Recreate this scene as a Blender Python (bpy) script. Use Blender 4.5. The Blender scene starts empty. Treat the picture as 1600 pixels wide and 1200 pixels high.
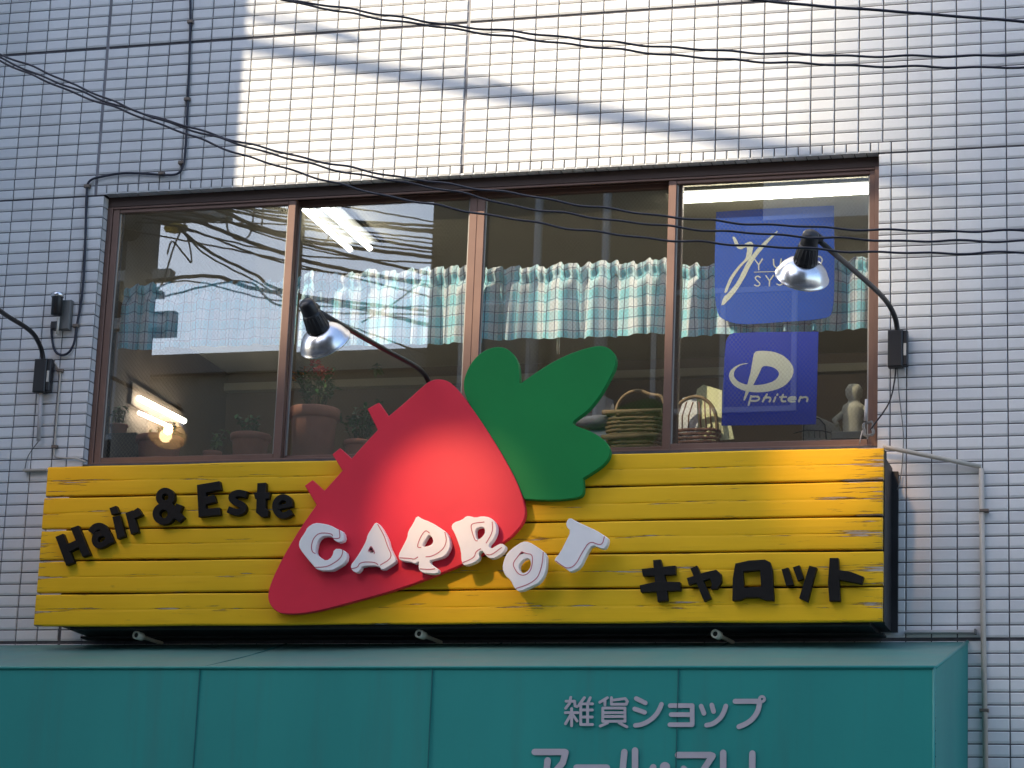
import bpy, math, random
import numpy as np
from mathutils import Vector, Matrix
from mathutils.geometry import tessellate_polygon

random.seed(7)
rng = np.random.default_rng(7)
sc = bpy.context.scene
COL = sc.collection

# ------------------------------------------------------------------ camera
FPX, YAW, PITCH, ROLL = 4142.067, -0.288288, 0.246423, 0.0407909     # focal length in pixels of a 1600 wide frame
CAM = Vector((3.31082, -10.27669, 1.60264))
_cy, _sy, _cp, _sp = math.cos(YAW), math.sin(YAW), math.cos(PITCH), math.sin(PITCH)
FW = Vector((_sy * _cp, _cy * _cp, _sp))
_r0 = Vector((_cy, -_sy, 0)); _u0 = _r0.cross(FW)
RT = _r0 * math.cos(ROLL) + _u0 * math.sin(ROLL)
UP = -_r0 * math.sin(ROLL) + _u0 * math.cos(ROLL)
cd = bpy.data.cameras.new('camera'); cam = bpy.data.objects.new('camera', cd); COL.objects.link(cam)
cd.sensor_width = 36.0; cd.lens = FPX / 1600.0 * 36.0; cd.clip_start = 0.1; cd.clip_end = 2000
cam.matrix_world = Matrix(((RT.x, UP.x, -FW.x, CAM.x), (RT.y, UP.y, -FW.y, CAM.y), (RT.z, UP.z, -FW.z, CAM.z), (0, 0, 0, 1)))
sc.camera = cam

# ------------------------------------------------------------------ sky and sun
AZ, EL = math.radians(50), math.radians(42)      # sun stands to the left behind the viewer
SUN = Vector((-math.sin(AZ) * math.cos(EL), -math.cos(AZ) * math.cos(EL), math.sin(EL)))
w = bpy.data.worlds.new('World'); sc.world = w; w.use_nodes = True
nt = w.node_tree; bg = nt.nodes['Background']
sky = nt.nodes.new('ShaderNodeTexSky'); sky.sky_type = 'NISHITA'; sky.sun_disc = False
sky.sun_elevation = EL; sky.sun_rotation = math.radians(230); sky.altitude = 50
sky.air_density = 1.0; sky.dust_density = 1.6; sky.ozone_density = 1.0
nt.links.new(sky.outputs[0], bg.inputs[0]); bg.inputs[1].default_value = 0.15
sl = bpy.data.lights.new('sun', 'SUN'); sl.energy = 4.2; sl.angle = math.radians(0.53); sl.color = (1.0, 0.87, 0.66)
so = bpy.data.objects.new('sun', sl); COL.objects.link(so)
so.rotation_euler = SUN.to_track_quat('Z', 'Y').to_euler(); so.location = SUN * 60
vs = sc.view_settings; vs.view_transform = 'Standard'; vs.look = 'None'; vs.gamma = 1.0; vs.use_curve_mapping = False
vs.exposure = 1.45
sc.cycles.use_denoising = True
sc.cycles.max_bounces = 10; sc.cycles.transparent_max_bounces = 24; sc.cycles.glossy_bounces = 5
sc.cycles.sample_clamp_indirect = 6.0

# ------------------------------------------------------------------ helpers
def at(x, y, Y=0.0):
    """the point of the plane Y = const seen at the photograph's pixel (x, y)"""
    d = FW * FPX + RT * (x - 800) - UP * (y - 600)
    return CAM + d * ((Y - CAM.y) / d.y)

def mirrored(x, y, Y, glass=0.08):
    """the point at depth Y in the street that the window glass mirrors at pixel (x, y)"""
    g = at(x, y, glass); d = g - CAM; d.y = -d.y
    return g + d * ((Y - glass) / d.y)

def thing(name, label=None, cat=None, loc=(0, 0, 0), group=None, kind=None, parent=None):
    o = bpy.data.objects.new(name, None); COL.objects.link(o); o.empty_display_size = 0.05
    o.location = loc
    if parent is not None:
        o.parent = parent; o.location = Vector(loc) - wloc(parent)
    tag(o, label, cat, group, kind)
    return o

def tag(o, label=None, cat=None, group=None, kind=None):
    if label: o['label'] = label
    if cat: o['category'] = cat
    if group: o['group'] = group
    if kind: o['kind'] = kind
    return o

def wloc(o):
    v = Vector((0, 0, 0))
    while o is not None:
        v += o.location; o = o.parent
    return v

class MB:
    """collects geometry for one mesh object, in world coordinates"""
    def __init__(s): s.v = []; s.f = []; s.uv = None; s.sm = []
    def add(s, vs, fs, smooth=False):
        n = len(s.v); s.v += [tuple(p) for p in vs]; s.f += [tuple(i + n for i in q) for q in fs]; s.sm += [smooth] * len(fs)
        return s
    def box(s, a, b, ch=0.0):
        (x0, y0, z0), (x1, y1, z1) = a, b
        if ch <= 0:
            return s.add([(x0, y0, z0), (x1, y0, z0), (x1, y1, z0), (x0, y1, z0), (x0, y0, z1), (x1, y0, z1), (x1, y1, z1), (x0, y1, z1)],
                         [(0, 3, 2, 1), (4, 5, 6, 7), (0, 1, 5, 4), (1, 2, 6, 5), (2, 3, 7, 6), (3, 0, 4, 7)])
        c = ch    # front edges (towards -Y) chamfered
        return s.add([(x0 + c, y0, z0 + c), (x1 - c, y0, z0 + c), (x1 - c, y0, z1 - c), (x0 + c, y0, z1 - c),
                      (x0, y0 + c, z0), (x1, y0 + c, z0), (x1, y0 + c, z1), (x0, y0 + c, z1),
                      (x0, y1, z0), (x1, y1, z0), (x1, y1, z1), (x0, y1, z1)],
                     [(0, 1, 2, 3), (4, 5, 1, 0), (5, 6, 2, 1), (6, 7, 3, 2), (7, 4, 0, 3),
                      (8, 9, 5, 4), (9, 10, 6, 5), (10, 11, 7, 6), (11, 8, 4, 7), (11, 10, 9, 8)])
    def tube(s, pts, r, n=8, caps=True):
        pts = [Vector(p) for p in pts]; m = len(pts)
        rs = r if isinstance(r, (list, tuple)) else [r] * m
        t0 = (pts[1] - pts[0]).normalized()
        a = t0.orthogonal().normalized(); vs = []
        for i, p in enumerate(pts):
            t = (pts[min(i + 1, m - 1)] - pts[max(i - 1, 0)])
            t = t.normalized() if t.length > 1e-9 else t0
            a = (a - t * a.dot(t)).normalized(); b = t.cross(a)
            for k in range(n):
                q = 2 * math.pi * k / n
                vs.append(p + (a * math.cos(q) + b * math.sin(q)) * rs[i])
        fs = [(i * n + k, i * n + (k + 1) % n, (i + 1) * n + (k + 1) % n, (i + 1) * n + k) for i in range(m - 1) for k in range(n)]
        s.add(vs, fs, True)
        if caps:
            n0 = len(s.v) - len(vs)
            s.f += [tuple(n0 + k for k in reversed(range(n))), tuple(n0 + (m - 1) * n + k for k in range(n))]; s.sm += [False, False]
        return s
    def lathe(s, o, ax, prof, n=24):
        """prof: list of (radius, distance along ax)"""
        o = Vector(o); ax = Vector(ax).normalized(); a = ax.orthogonal().normalized(); b = ax.cross(a); vs = []
        for r, h in prof:
            for k in range(n):
                q = 2 * math.pi * k / n
                vs.append(o + ax * h + (a * math.cos(q) + b * math.sin(q)) * max(r, 1e-4))
        m = len(prof)
        return s.add(vs, [(i * n + k, i * n + (k + 1) % n, (i + 1) * n + (k + 1) % n, (i + 1) * n + k) for i in range(m - 1) for k in range(n)], True)
    def plate(s, loops, Y, th, ch=0.0):
        """flat board: outlines (first the outer one, then holes) as (X, Z) on the front plane Y, thickness th behind it"""
        loops = [clean(l) for l in loops]
        fl = []
        for i, l in enumerate(loops):
            ar = sum(l[k][0] * l[(k + 1) % len(l)][1] - l[(k + 1) % len(l)][0] * l[k][1] for k in range(len(l)))
            if (ar > 0) != (i == 0): l = l[::-1]
            fl.append(l)
        front = [inset(l, ch) if ch > 0 else l for l in fl]
        n0 = len(s.v); flat = [p for l in front for p in l]
        tris = tessellate_polygon([[Vector((p[0], p[1], 0)) for p in l] for l in front])
        s.v += [(p[0], Y, p[1]) for p in flat]
        for t in tris:
            a, b, c = (flat[i] for i in t)
            if (b[0] - a[0]) * (c[1] - a[1]) - (b[1] - a[1]) * (c[0] - a[0]) < 0: t = (t[0], t[2], t[1])
            s.f.append(tuple(n0 + i for i in t)); s.sm.append(False)
        rings = ([(fl, Y + ch)] if ch > 0 else []) + [(fl, Y + th)]
        prev = n0
        for ls, yy in rings:
            n1 = len(s.v); s.v += [(p[0], yy, p[1]) for l in ls for p in l]; o = 0
            for l in ls:
                m = len(l)
                for k in range(m):
                    k2 = (k + 1) % m
                    s.f.append((prev + o + k, n1 + o + k, n1 + o + k2, prev + o + k2)); s.sm.append(False)
                o += m
            prev = n1
        for t in tris:
            s.f.append(tuple(prev + i for i in (t[0], t[2], t[1]))); s.sm.append(False)
        return s
    def build(s, name, m, parent=None, label=None, cat=None, group=None, kind=None):
        me = bpy.data.meshes.new(name)
        off = wloc(parent) if parent is not None else Vector((0, 0, 0))
        v = np.array(s.v, dtype=np.float64).reshape(-1, 3) - np.array(off)
        me.from_pydata(v.tolist(), [], s.f)
        me.polygons.foreach_set('use_smooth', s.sm)
        if s.uv is not None:
            l = me.uv_layers.new(name='UVMap'); idx = np.zeros(len(me.loops), dtype=np.int32); me.loops.foreach_get('vertex_index', idx)
            l.data.foreach_set('uv', np.array(s.uv)[idx].ravel())
        me.materials.append(m); me.update()
        o = bpy.data.objects.new(name, me); COL.objects.link(o)
        if parent is not None: o.parent = parent
        return tag(o, label, cat, group, kind)

def clean(l):
    out = []
    for p in l:
        p = (p[0], p[-1])
        if not out or (abs(p[0] - out[-1][0]) + abs(p[1] - out[-1][1])) > 1e-6: out.append(p)
    if abs(out[0][0] - out[-1][0]) + abs(out[0][1] - out[-1][1]) < 1e-6: out.pop()
    return out

def inset(l, d):
    n = len(l); out = []
    for k in range(n):
        a, b, c = l[k - 1], l[k], l[(k + 1) % n]
        e1 = Vector((b[0] - a[0], b[1] - a[1])).normalized(); e2 = Vector((c[0] - b[0], c[1] - b[1])).normalized()
        nrm = Vector((-e1.y - e2.y, e1.x + e2.x))
        if nrm.length < 1e-6: nrm = Vector((-e1.y, e1.x))
        nrm.normalize(); q = max(0.5, abs(nrm.dot(Vector((-e1.y, e1.x)))))
        out.append((b[0] + nrm.x * d / q, b[1] + nrm.y * d / q))
    return out

def chaikin(pts, it=2, closed=True, sharp=()):
    sh = set(sharp); cur = [(tuple(p), i in sh) for i, p in enumerate(pts)]
    for _ in range(it):
        out = []; n = len(cur)
        for i in range(n):
            (p, s0) = cur[i]
            if not closed and i in (0, n - 1): out.append((p, True)); continue
            if s0: out.append((p, True)); continue
            a = cur[i - 1][0]; b = cur[(i + 1) % n][0]
            out.append((tuple(p[k] * .75 + a[k] * .25 for k in range(len(p))), False))
            out.append((tuple(p[k] * .75 + b[k] * .25 for k in range(len(p))), False))
        cur = out
    return [p for p, _ in cur]

def px(pts, Y, ox=0, oy=0, s=1.0):
    """outline given in pixels of an enlarged detail -> (X, Z) on plane Y"""
    r = [at(ox + p[0] / s, oy + p[1] / s, Y) for p in pts]
    return [(q.x, q.z) for q in r]

def stroke(pts, wd, cap=True, n=6):
    """outline of a pen stroke along a polyline in any 2D units"""
    P = [Vector(p) for p in pts]; L = []; Rr = []; m = len(P)
    for i in range(m):
        a = (P[i] - P[i - 1]).normalized() if i > 0 else None
        b = (P[i + 1] - P[i]).normalized() if i < m - 1 else None
        t = ((a or b) + (b or a)).normalized(); nn = Vector((-t.y, t.x)); q = max(.6, nn.dot(Vector((-(a or b).y, (a or b).x))))
        L.append(P[i] + nn * (wd / 2 / q)); Rr.append(P[i] - nn * (wd / 2 / q))
    out = list(L)
    if cap:
        t = (P[-1] - P[-2]).normalized(); a0 = math.atan2(t.y, t.x)
        out += [P[-1] + Vector((math.cos(a0 + math.pi / 2 - math.pi * k / n), math.sin(a0 + math.pi / 2 - math.pi * k / n))) * wd / 2 for k in range(1, n)]
    out += Rr[::-1]
    if cap:
        t = (P[0] - P[1]).normalized(); a0 = math.atan2(t.y, t.x)
        out += [P[0] + Vector((math.cos(a0 + math.pi / 2 - math.pi * k / n), math.sin(a0 + math.pi / 2 - math.pi * k / n))) * wd / 2 for k in range(1, n)]
    return [(p.x, p.y) for p in out]

def ring(cx, cy, r, n=18): return [(cx + r * math.cos(2 * math.pi * k / n), cy + r * math.sin(2 * math.pi * k / n)) for k in range(n)]

# ------------------------------------------------------------------ materials
def mat(name, col, rough=0.6, metal=0.0, spec=0.5, var=0.0, scale=4.0, bump=0.0, bscale=60.0, emit=None, estr=0.0, coat=0.0):
    m = bpy.data.materials.new(name); m.use_nodes = True
    t = m.node_tree; b = t.nodes['Principled BSDF']
    b.inputs['Base Color'].default_value = (*col, 1); b.inputs['Roughness'].default_value = rough
    b.inputs['Metallic'].default_value = metal; b.inputs['Specular IOR Level'].default_value = spec
    b.inputs['Coat Weight'].default_value = coat
    if emit: b.inputs['Emission Color'].default_value = (*emit, 1); b.inputs['Emission Strength'].default_value = estr
    if var or bump: co = t.nodes.new('ShaderNodeTexCoord')
    if var:
        nz = t.nodes.new('ShaderNodeTexNoise'); nz.inputs['Scale'].default_value = scale; nz.inputs['Detail'].default_value = 6
        t.links.new(co.outputs['Object'], nz.inputs['Vector'])
        mp = t.nodes.new('ShaderNodeMapRange'); mp.inputs[1].default_value = .3; mp.inputs[2].default_value = .7
        mp.inputs[3].default_value = 1 - var; mp.inputs[4].default_value = 1 + var * .5
        t.links.new(nz.outputs[0], mp.inputs[0])
        mx = t.nodes.new('ShaderNodeVectorMath'); mx.operation = 'SCALE'; mx.inputs[0].default_value = col
        t.links.new(mp.outputs[0], mx.inputs['Scale']); t.links.new(mx.outputs[0], b.inputs['Base Color'])
    if bump:
        n2 = t.nodes.new('ShaderNodeTexNoise'); n2.inputs['Scale'].default_value = bscale; n2.inputs['Detail'].default_value = 4
        t.links.new(co.outputs['Object'], n2.inputs['Vector'])
        bp = t.nodes.new('ShaderNodeBump'); bp.inputs['Strength'].default_value = bump; bp.inputs['Distance'].default_value = .004
        t.links.new(n2.outputs[0], bp.inputs['Height']); t.links.new(bp.outputs[0], b.inputs['Normal'])
    return m

class N:
    """short hand for building node graphs"""
    def __init__(s, m): s.t = m.node_tree; s.b = s.t.nodes['Principled BSDF']
    def n(s, ty, **k):
        o = s.t.nodes.new(ty)
        for a, v in k.items(): setattr(o, a, v)
        return o
    def l(s, a, b): s.t.links.new(a, b)
    def math(s, op, a, b=None, c=None):
        o = s.n('ShaderNodeMath', operation=op)
        for i, v in enumerate((a, b, c)):
            if v is None: continue
            if isinstance(v, (int, float)): o.inputs[i].default_value = v
            else: s.l(v, o.inputs[i])
        return o.outputs[0]
    def ramp(s, v, a, b, lo=0.0, hi=1.0):
        o = s.n('ShaderNodeMapRange'); s.l(v, o.inputs[0])
        for i, q in enumerate((a, b, lo, hi)): o.inputs[i + 1].default_value = q
        return o.outputs[0]
    def mix(s, f, a, b):
        o = s.n('ShaderNodeMix', data_type='RGBA')
        if isinstance(f, (int, float)): o.inputs[0].default_value = f
        else: s.l(f, o.inputs[0])
        for i, v in ((6, a), (7, b)):
            if isinstance(v, tuple): o.inputs[i].default_value = (*v, 1)
            else: s.l(v, o.inputs[i])
        return o.outputs[2]
    def noise(s, vec, scale, detail=5, rough=.55):
        o = s.n('ShaderNodeTexNoise'); o.inputs['Scale'].default_value = scale; o.inputs['Detail'].default_value = detail; o.inputs['Roughness'].default_value = rough
        if vec is not None: s.l(vec, o.inputs['Vector'])
        return o.outputs[0]
    def mapped(s, vec, sc_):
        o = s.n('ShaderNodeMapping'); s.l(vec, o.inputs['Vector']); o.inputs['Scale'].default_value = sc_
        return o.outputs[0]

M = {}
# glazed facade tile: every tile a shade of its own, faint grime running down
m = mat('glazed_tile', (.74, .73, .72), rough=.24, spec=.5); g = N(m); M['tile'] = m
oi = g.n('ShaderNodeObjectInfo'); ge = g.n('ShaderNodeNewGeometry')
rr = g.math('FRACT', g.math('ADD', oi.outputs['Random'], ge.outputs['Random Per Island']))
pos = ge.outputs['Position']
grime = g.ramp(g.noise(g.mapped(pos, (3, 3, .7)), 1.6, 7), .45, .75, 0, .16)
fine = g.ramp(g.noise(pos, 60, 3), .4, .7, 0, .05)
c1 = g.mix(rr, (.70, .695, .695), (.79, .78, .765))
c2 = g.mix(g.math('ADD', grime, fine), c1, (.42, .40, .36))
g.l(c2, g.b.inputs['Base Color']); g.l(g.ramp(rr, 0, 1, .2, .34), g.b.inputs['Roughness'])
bp = g.n('ShaderNodeBump'); bp.inputs['Strength'].default_value = .12; bp.inputs['Distance'].default_value = .002
g.l(g.noise(pos, 22, 2), bp.inputs['Height']); g.l(bp.outputs[0], g.b.inputs['Normal'])
M['mortar'] = mat('mortar', (.105, .10, .11), .9, var=.3, scale=25, bump=.3)
M['sealant'] = mat('sealant', (.24, .235, .25), .7, var=.25, scale=12)
# plain tiled face of the same building beyond the built tiles
m = mat('far_tiled_face', (.6, .6, .6), .4); g = N(m); M['fartile'] = m
co = g.n('ShaderNodeTexCoord'); sx = g.n('ShaderNodeSeparateXYZ'); g.l(co.outputs['Object'], sx.inputs[0])
cb = g.n('ShaderNodeCombineXYZ'); g.l(g.math('ADD', sx.outputs[0], sx.outputs[1]), cb.inputs[0]); g.l(sx.outputs[2], cb.inputs[1])
bt = g.n('ShaderNodeTexBrick'); g.l(cb.outputs[0], bt.inputs['Vector']); bt.offset = 0
for k, v in (('Color1', (.72, .71, .70, 1)), ('Color2', (.66, .65, .65, 1)), ('Mortar', (.16, .15, .16, 1)), ('Scale', 1.0), ('Mortar Size', .0025), ('Brick Width', .1), ('Row Height', .05)):
    bt.inputs[k].default_value = v
g.l(bt.outputs[0], g.b.inputs['Base Color'])
M['bronze'] = mat('brown_anodised_aluminium', (.185, .105, .078), .42, metal=.25, spec=.5, var=.12, scale=9)
M['bronze_shaded'] = mat('brown_aluminium_shaded', (.075, .045, .035), .5, metal=.3)  # darker frame brown for the head, the lintel's shade put into the colour
M['gasket'] = mat('rubber_gasket', (.35, .34, .31), .7)
# wired window glass
m = bpy.data.materials.new('window_glass'); m.use_nodes = True; M['glass'] = m; t = m.node_tree
for n_ in list(t.nodes):
    if n_.type == 'BSDF_PRINCIPLED': t.nodes.remove(n_)
tr = t.nodes.new('ShaderNodeBsdfTransparent'); tr.inputs[0].default_value = (.93, .94, .92, 1)
gl = t.nodes.new('ShaderNodeBsdfGlossy'); gl.inputs['Roughness'].default_value = 0.0; gl.inputs[0].default_value = (1, 1, 1, 1)
gm = t.nodes.new('ShaderNodeNewGeometry'); dt = t.nodes.new('ShaderNodeVectorMath'); dt.operation = 'DOT_PRODUCT'; t.links.new(gm.outputs['Normal'], dt.inputs[0]); t.links.new(gm.outputs['Incoming'], dt.inputs[1])
def _mt(op, a, b):      # Schlick reflectance, the same from both sides of the sheet
    q = t.nodes.new('ShaderNodeMath'); q.operation = op
    for i_, v_ in enumerate((a, b)):
        if v_ is None: continue
        if isinstance(v_, (int, float)): q.inputs[i_].default_value = v_
        else: t.links.new(v_, q.inputs[i_])
    return q.outputs[0]
F0 = .098
fr = _mt('ADD', _mt('MULTIPLY', _mt('POWER', _mt('SUBTRACT', 1.0, _mt('ABSOLUTE', dt.outputs['Value'], None)), 5.0), 1 - F0), F0)
mx = t.nodes.new('ShaderNodeMixShader'); t.links.new(fr, mx.inputs[0]); t.links.new(tr.outputs[0], mx.inputs[1]); t.links.new(gl.outputs[0], mx.inputs[2])
t.links.new(mx.outputs[0], t.nodes['Material Output'].inputs[0])
M['wire'] = mat('glass_wire', (.20, .18, .13), .6, metal=.2)
# weathered yellow boards
m = mat('yellow_painted_board', (.8, .42, .015), .5, spec=.22); g = N(m); M['yellow'] = m
co = g.n('ShaderNodeTexCoord'); oi = g.n('ShaderNodeObjectInfo'); pv = co.outputs['Object']
off = g.n('ShaderNodeVectorMath', operation='ADD'); g.l(pv, off.inputs[0])
cb = g.n('ShaderNodeCombineXYZ'); g.l(g.math('MULTIPLY', oi.outputs['Random'], 40.0), cb.inputs[0]); g.l(cb.outputs[0], off.inputs[1]); pv = off.outputs[0]
grain = g.noise(g.mapped(pv, (1.2, 8, 26)), 2.2, 8, .65)
patch = g.noise(g.mapped(pv, (1.0, 1, 3.0)), 2.6, 5)
base = g.mix(g.ramp(patch, .3, .7), (.76, .44, .010), (.84, .50, .014))
base = g.mix(g.ramp(grain, .55, .85, 0, .5), base, (.55, .27, .012))
sxz = g.n('ShaderNodeUVMap'); sx = g.n('ShaderNodeSeparateXYZ'); g.l(sxz.outputs[0], sx.inputs[0])       # u along the board, v 0..1 across it
near = g.math('SUBTRACT', 1.0, g.ramp(g.math('ABSOLUTE', g.math('SUBTRACT', sx.outputs[1], .5)), 0.0, .16))
edge = g.ramp(g.math('ABSOLUTE', g.math('SUBTRACT', sx.outputs[1], .5)), .44, .5)
endw = g.ramp(sx.outputs[0], .93, 1.0, 0, .30)
endl = g.ramp(sx.outputs[0], .05, 0.0, 0, .22)
crack = g.noise(g.mapped(pv, (2.4, 5, 60)), 2.0, 9, .62)
where = g.noise(g.mapped(pv, (1.6, 1, 4)), 1.7, 3)
cr = g.math('ADD', g.math('ADD', g.math('MULTIPLY', near, .12), g.math('MULTIPLY', edge, .07)), g.math('MULTIPLY', g.math('ADD', endw, endl), .45))
cr = g.math('ADD', g.math('ADD', crack, cr), g.math('MULTIPLY', g.math('SUBTRACT', where, .5), .32))
peel = g.ramp(cr, .722, .750)
dark = g.ramp(cr, .672, .705)
base = g.mix(g.math('MULTIPLY', dark, .85), base, (.20, .10, .02))
woodc = g.mix(g.noise(g.mapped(pv, (3, 5, 90)), 3, 4), (.20, .16, .13), (.62, .56, .50))
base = g.mix(peel, base, woodc)
spots = g.n('ShaderNodeTexVoronoi'); g.l(g.mapped(pv, (1, 1, 1.6)), spots.inputs['Vector']); spots.inputs['Scale'].default_value = 9
sp = g.math('MULTIPLY', g.ramp(spots.outputs['Distance'], .13, .03), g.ramp(g.noise(pv, 4, 2), .55, .62))
base = g.mix(g.math('MULTIPLY', sp, .65), base, (.25, .12, .02))
g.l(base, g.b.inputs['Base Color'])
bp = g.n('ShaderNodeBump'); bp.inputs['Strength'].default_value = .5; bp.inputs['Distance'].default_value = .003
g.l(g.math('SUBTRACT', g.math('MULTIPLY', grain, .5), g.math('MULTIPLY', dark, .8)), bp.inputs['Height']); g.l(bp.outputs[0], g.b.inputs['Normal'])
g.l(g.ramp(grain, .3, .8, .42, .62), g.b.inputs['Roughness'])
M['black'] = mat('black_steel', (.022, .022, .024), .5, spec=.4, var=.4, scale=6)
M['deepblack'] = mat('black_back_board', (.012, .012, .012), .8)
M['blackletter'] = mat('black_letter_board', (.007, .0065, .0065), .5, spec=.22, var=.3, scale=14, bump=.15)
M['red'] = mat('red_painted_board', (.74, .024, .056), .5, spec=.3, var=.10, scale=3.5, bump=.05, bscale=30)
M['green'] = mat('green_painted_board', (.007, .225, .055), .55, spec=.2, var=.10, scale=3.0, bump=.05, bscale=30)
M['white'] = mat('white_letter_board', (.86, .84, .84), .5, var=.05, scale=10)
M['pink'] = mat('pink_outline_paint', (.50, .13, .17), .6)
M['alu'] = mat('brushed_aluminium', (.80, .80, .82), .26, metal=1.0, var=.06, scale=18)
M['aluin'] = mat('tarnished_reflector', (.30, .28, .25), .5)
M['fixgrey'] = mat('grey_fixture_body', (.06, .06, .055), .6)
M['socket'] = mat('ribbed_black_plastic', (.016, .016, .018), .4, spec=.5)
M['bulb'] = mat('lit_warm_bulb', (1, .8, .5), .3, emit=(1.0, .62, .27), estr=16)
# awning vinyl
m = mat('teal_vinyl', (.018, .22, .215), .5, spec=.4); g = N(m); M['teal'] = m
co = g.n('ShaderNodeTexCoord'); pv = co.outputs['Object']; ge = g.n('ShaderNodeNewGeometry'); sz = g.n('ShaderNodeSeparateXYZ'); g.l(ge.outputs['Normal'], sz.inputs[0])
fl = g.noise(g.mapped(pv, (1, 1, .35)), 2.2, 7); st = g.noise(g.mapped(pv, (14, 1, .8)), 1.0, 5)
b1 = g.mix(g.ramp(fl, .3, .7), (.012, .225, .205), (.016, .27, .24)); b1 = g.mix(g.ramp(st, .52, .8, 0, .35), b1, (.05, .13, .13))
dust = g.math('MULTIPLY', g.ramp(sz.outputs[2], .3, .9), g.ramp(g.noise(g.mapped(pv, (2, 5, 1)), 2.5, 6), .25, .7, .30, .62))     # dust that settled on the upper side
b1 = g.mix(dust, b1, (.20, .22, .20)); g.l(b1, g.b.inputs['Base Color'])
bp = g.n('ShaderNodeBump'); bp.inputs['Strength'].default_value = .25; bp.inputs['Distance'].default_value = .02; g.l(g.noise(g.mapped(pv, (1.2, 1, .4)), 1.6, 3), bp.inputs['Height']); g.l(bp.outputs[0], g.b.inputs['Normal'])
M['tealdark'] = mat('teal_seam_thread', (.009, .12, .125), .8)
M['greyletter'] = mat('pale_grey_vinyl_letter', (.43, .41, .45), .55, var=.08, scale=8)
M['cable'] = mat('black_cable', (.015, .014, .018), .5)
M['navycable'] = mat('dark_blue_cable', (.018, .022, .04), .5)
M['tanpipe'] = mat('beige_plastic_pipe', (.50, .45, .38), .5, var=.12, scale=6)
M['greypipe'] = mat('pale_grey_plastic_pipe', (.50, .47, .46), .5, var=.12, scale=6)
M['brass'] = mat('worn_metal_clip', (.20, .16, .13), .5, metal=.6)
M['oldwhite'] = mat('old_white_plastic', (.62, .58, .50), .5)
M['greybox'] = mat('grey_plastic', (.16, .16, .15), .55)
# interior
M['ceiling'] = mat('cream_ceiling', (.50, .45, .33), .8, var=.06)
M['inwall'] = mat('brown_interior_wall', (.17, .12, .085), .8, var=.2, scale=2)
M['creamwall'] = mat('cream_interior_wall', (.36, .32, .24), .8, var=.08)
M['floorin'] = mat('interior_floor', (.14, .10, .07), .5)
M['shelf'] = mat('grey_sill_board', (.33, .34, .36), .6, var=.2, scale=8)
M['tubelight'] = mat('lit_fluorescent_tube', (1, 1, 1), .4, emit=(1.0, .97, .86), estr=8.5)
M['fixture'] = mat('white_light_fixture', (.78, .78, .74), .4)
M['terracotta'] = mat('terracotta', (.42, .17, .12), .8, var=.22, scale=9, bump=.2)
M['soil'] = mat('potting_soil', (.03, .022, .016), .9)
M['leaf'] = mat('green_leaf', (.06, .16, .045), .5, var=.4, scale=12)
M['leafpale'] = mat('pale_green_leaf', (.16, .24, .08), .5, var=.35, scale=12)
M['stem'] = mat('plant_stem', (.06, .08, .03), .7)
M['redflower'] = mat('red_petal', (.62, .05, .05), .6, var=.3, scale=20)
M['pinkflower'] = mat('coral_petal', (.70, .12, .10), .6, var=.3, scale=20)
M['orangeflower'] = mat('orange_petal', (.55, .22, .02), .6, var=.3, scale=20)
M['wicker'] = mat('brown_wicker', (.23, .15, .08), .75, var=.35, scale=18)
M['wickerred'] = mat('red_brown_wicker', (.22, .10, .07), .75, var=.35, scale=18)
M['paper'] = mat('pale_yellow_paper', (.72, .70, .42), .7, var=.06)
M['paperw'] = mat('white_paper', (.72, .72, .76), .7, var=.06)
M['greycloth'] = mat('grey_cloth', (.16, .16, .19), .8, var=.25, scale=12)
M['plaster'] = mat('cream_plaster', (.60, .56, .45), .7, var=.15, scale=14)
M['bookblue'] = mat('grey_blue_book_cover', (.16, .19, .25), .6)
M['posterblue'] = mat('royal_blue_banner', (.004, .075, .50), .5, spec=.4, var=.10, scale=5)
M['posternavy'] = mat('deep_blue_poster', (.005, .030, .44), .5, spec=.4, var=.10, scale=5)
M['posterwhite'] = mat('off_white_print', (.62, .63, .56), .6)
# plaid curtain cloth
m = mat('plaid_cloth', (.5, .7, .72), .85, spec=.2); g = N(m); M['plaid'] = m
uv = g.n('ShaderNodeUVMap'); sx = g.n('ShaderNodeSeparateXYZ'); g.l(uv.outputs[0], sx.inputs[0]); U_, V_ = sx.outputs[0], sx.outputs[1]
def band(c, p, wd, ph=0.0): return g.math('LESS_THAN', g.math('FRACT', g.math('ADD', g.math('DIVIDE', c, p), ph)), wd)
ck = g.math('MULTIPLY', g.math('ADD', band(U_, .092, .5), band(V_, .092, .5, .2)), .5)
cl = g.mix(ck, (.76, .79, .88), (.29, .70, .86))
cl = g.mix(g.math('MULTIPLY', band(U_, .046, .10, .46), .9), cl, (.06, .07, .17)); cl = g.mix(g.math('MULTIPLY', band(V_, .046, .085, .3), .75), cl, (.06, .07, .17))
wv = g.noise(g.mapped(uv.outputs[0], (1, 1, 1)), 300, 2); cl = g.mix(g.ramp(wv, .3, .7, 0, .14), cl, (.85, .9, .9))
g.l(cl, g.b.inputs['Base Color'])
tl = g.n('ShaderNodeBsdfTranslucent'); g.l(cl, tl.inputs[0]); ms = g.n('ShaderNodeMixShader'); ms.inputs[0].default_value = .22
g.l(g.b.outputs[0], ms.inputs[1]); g.l(tl.outputs[0], ms.inputs[2]); g.l(ms.outputs[0], g.t.nodes['Material Output'].inputs[0])
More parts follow.
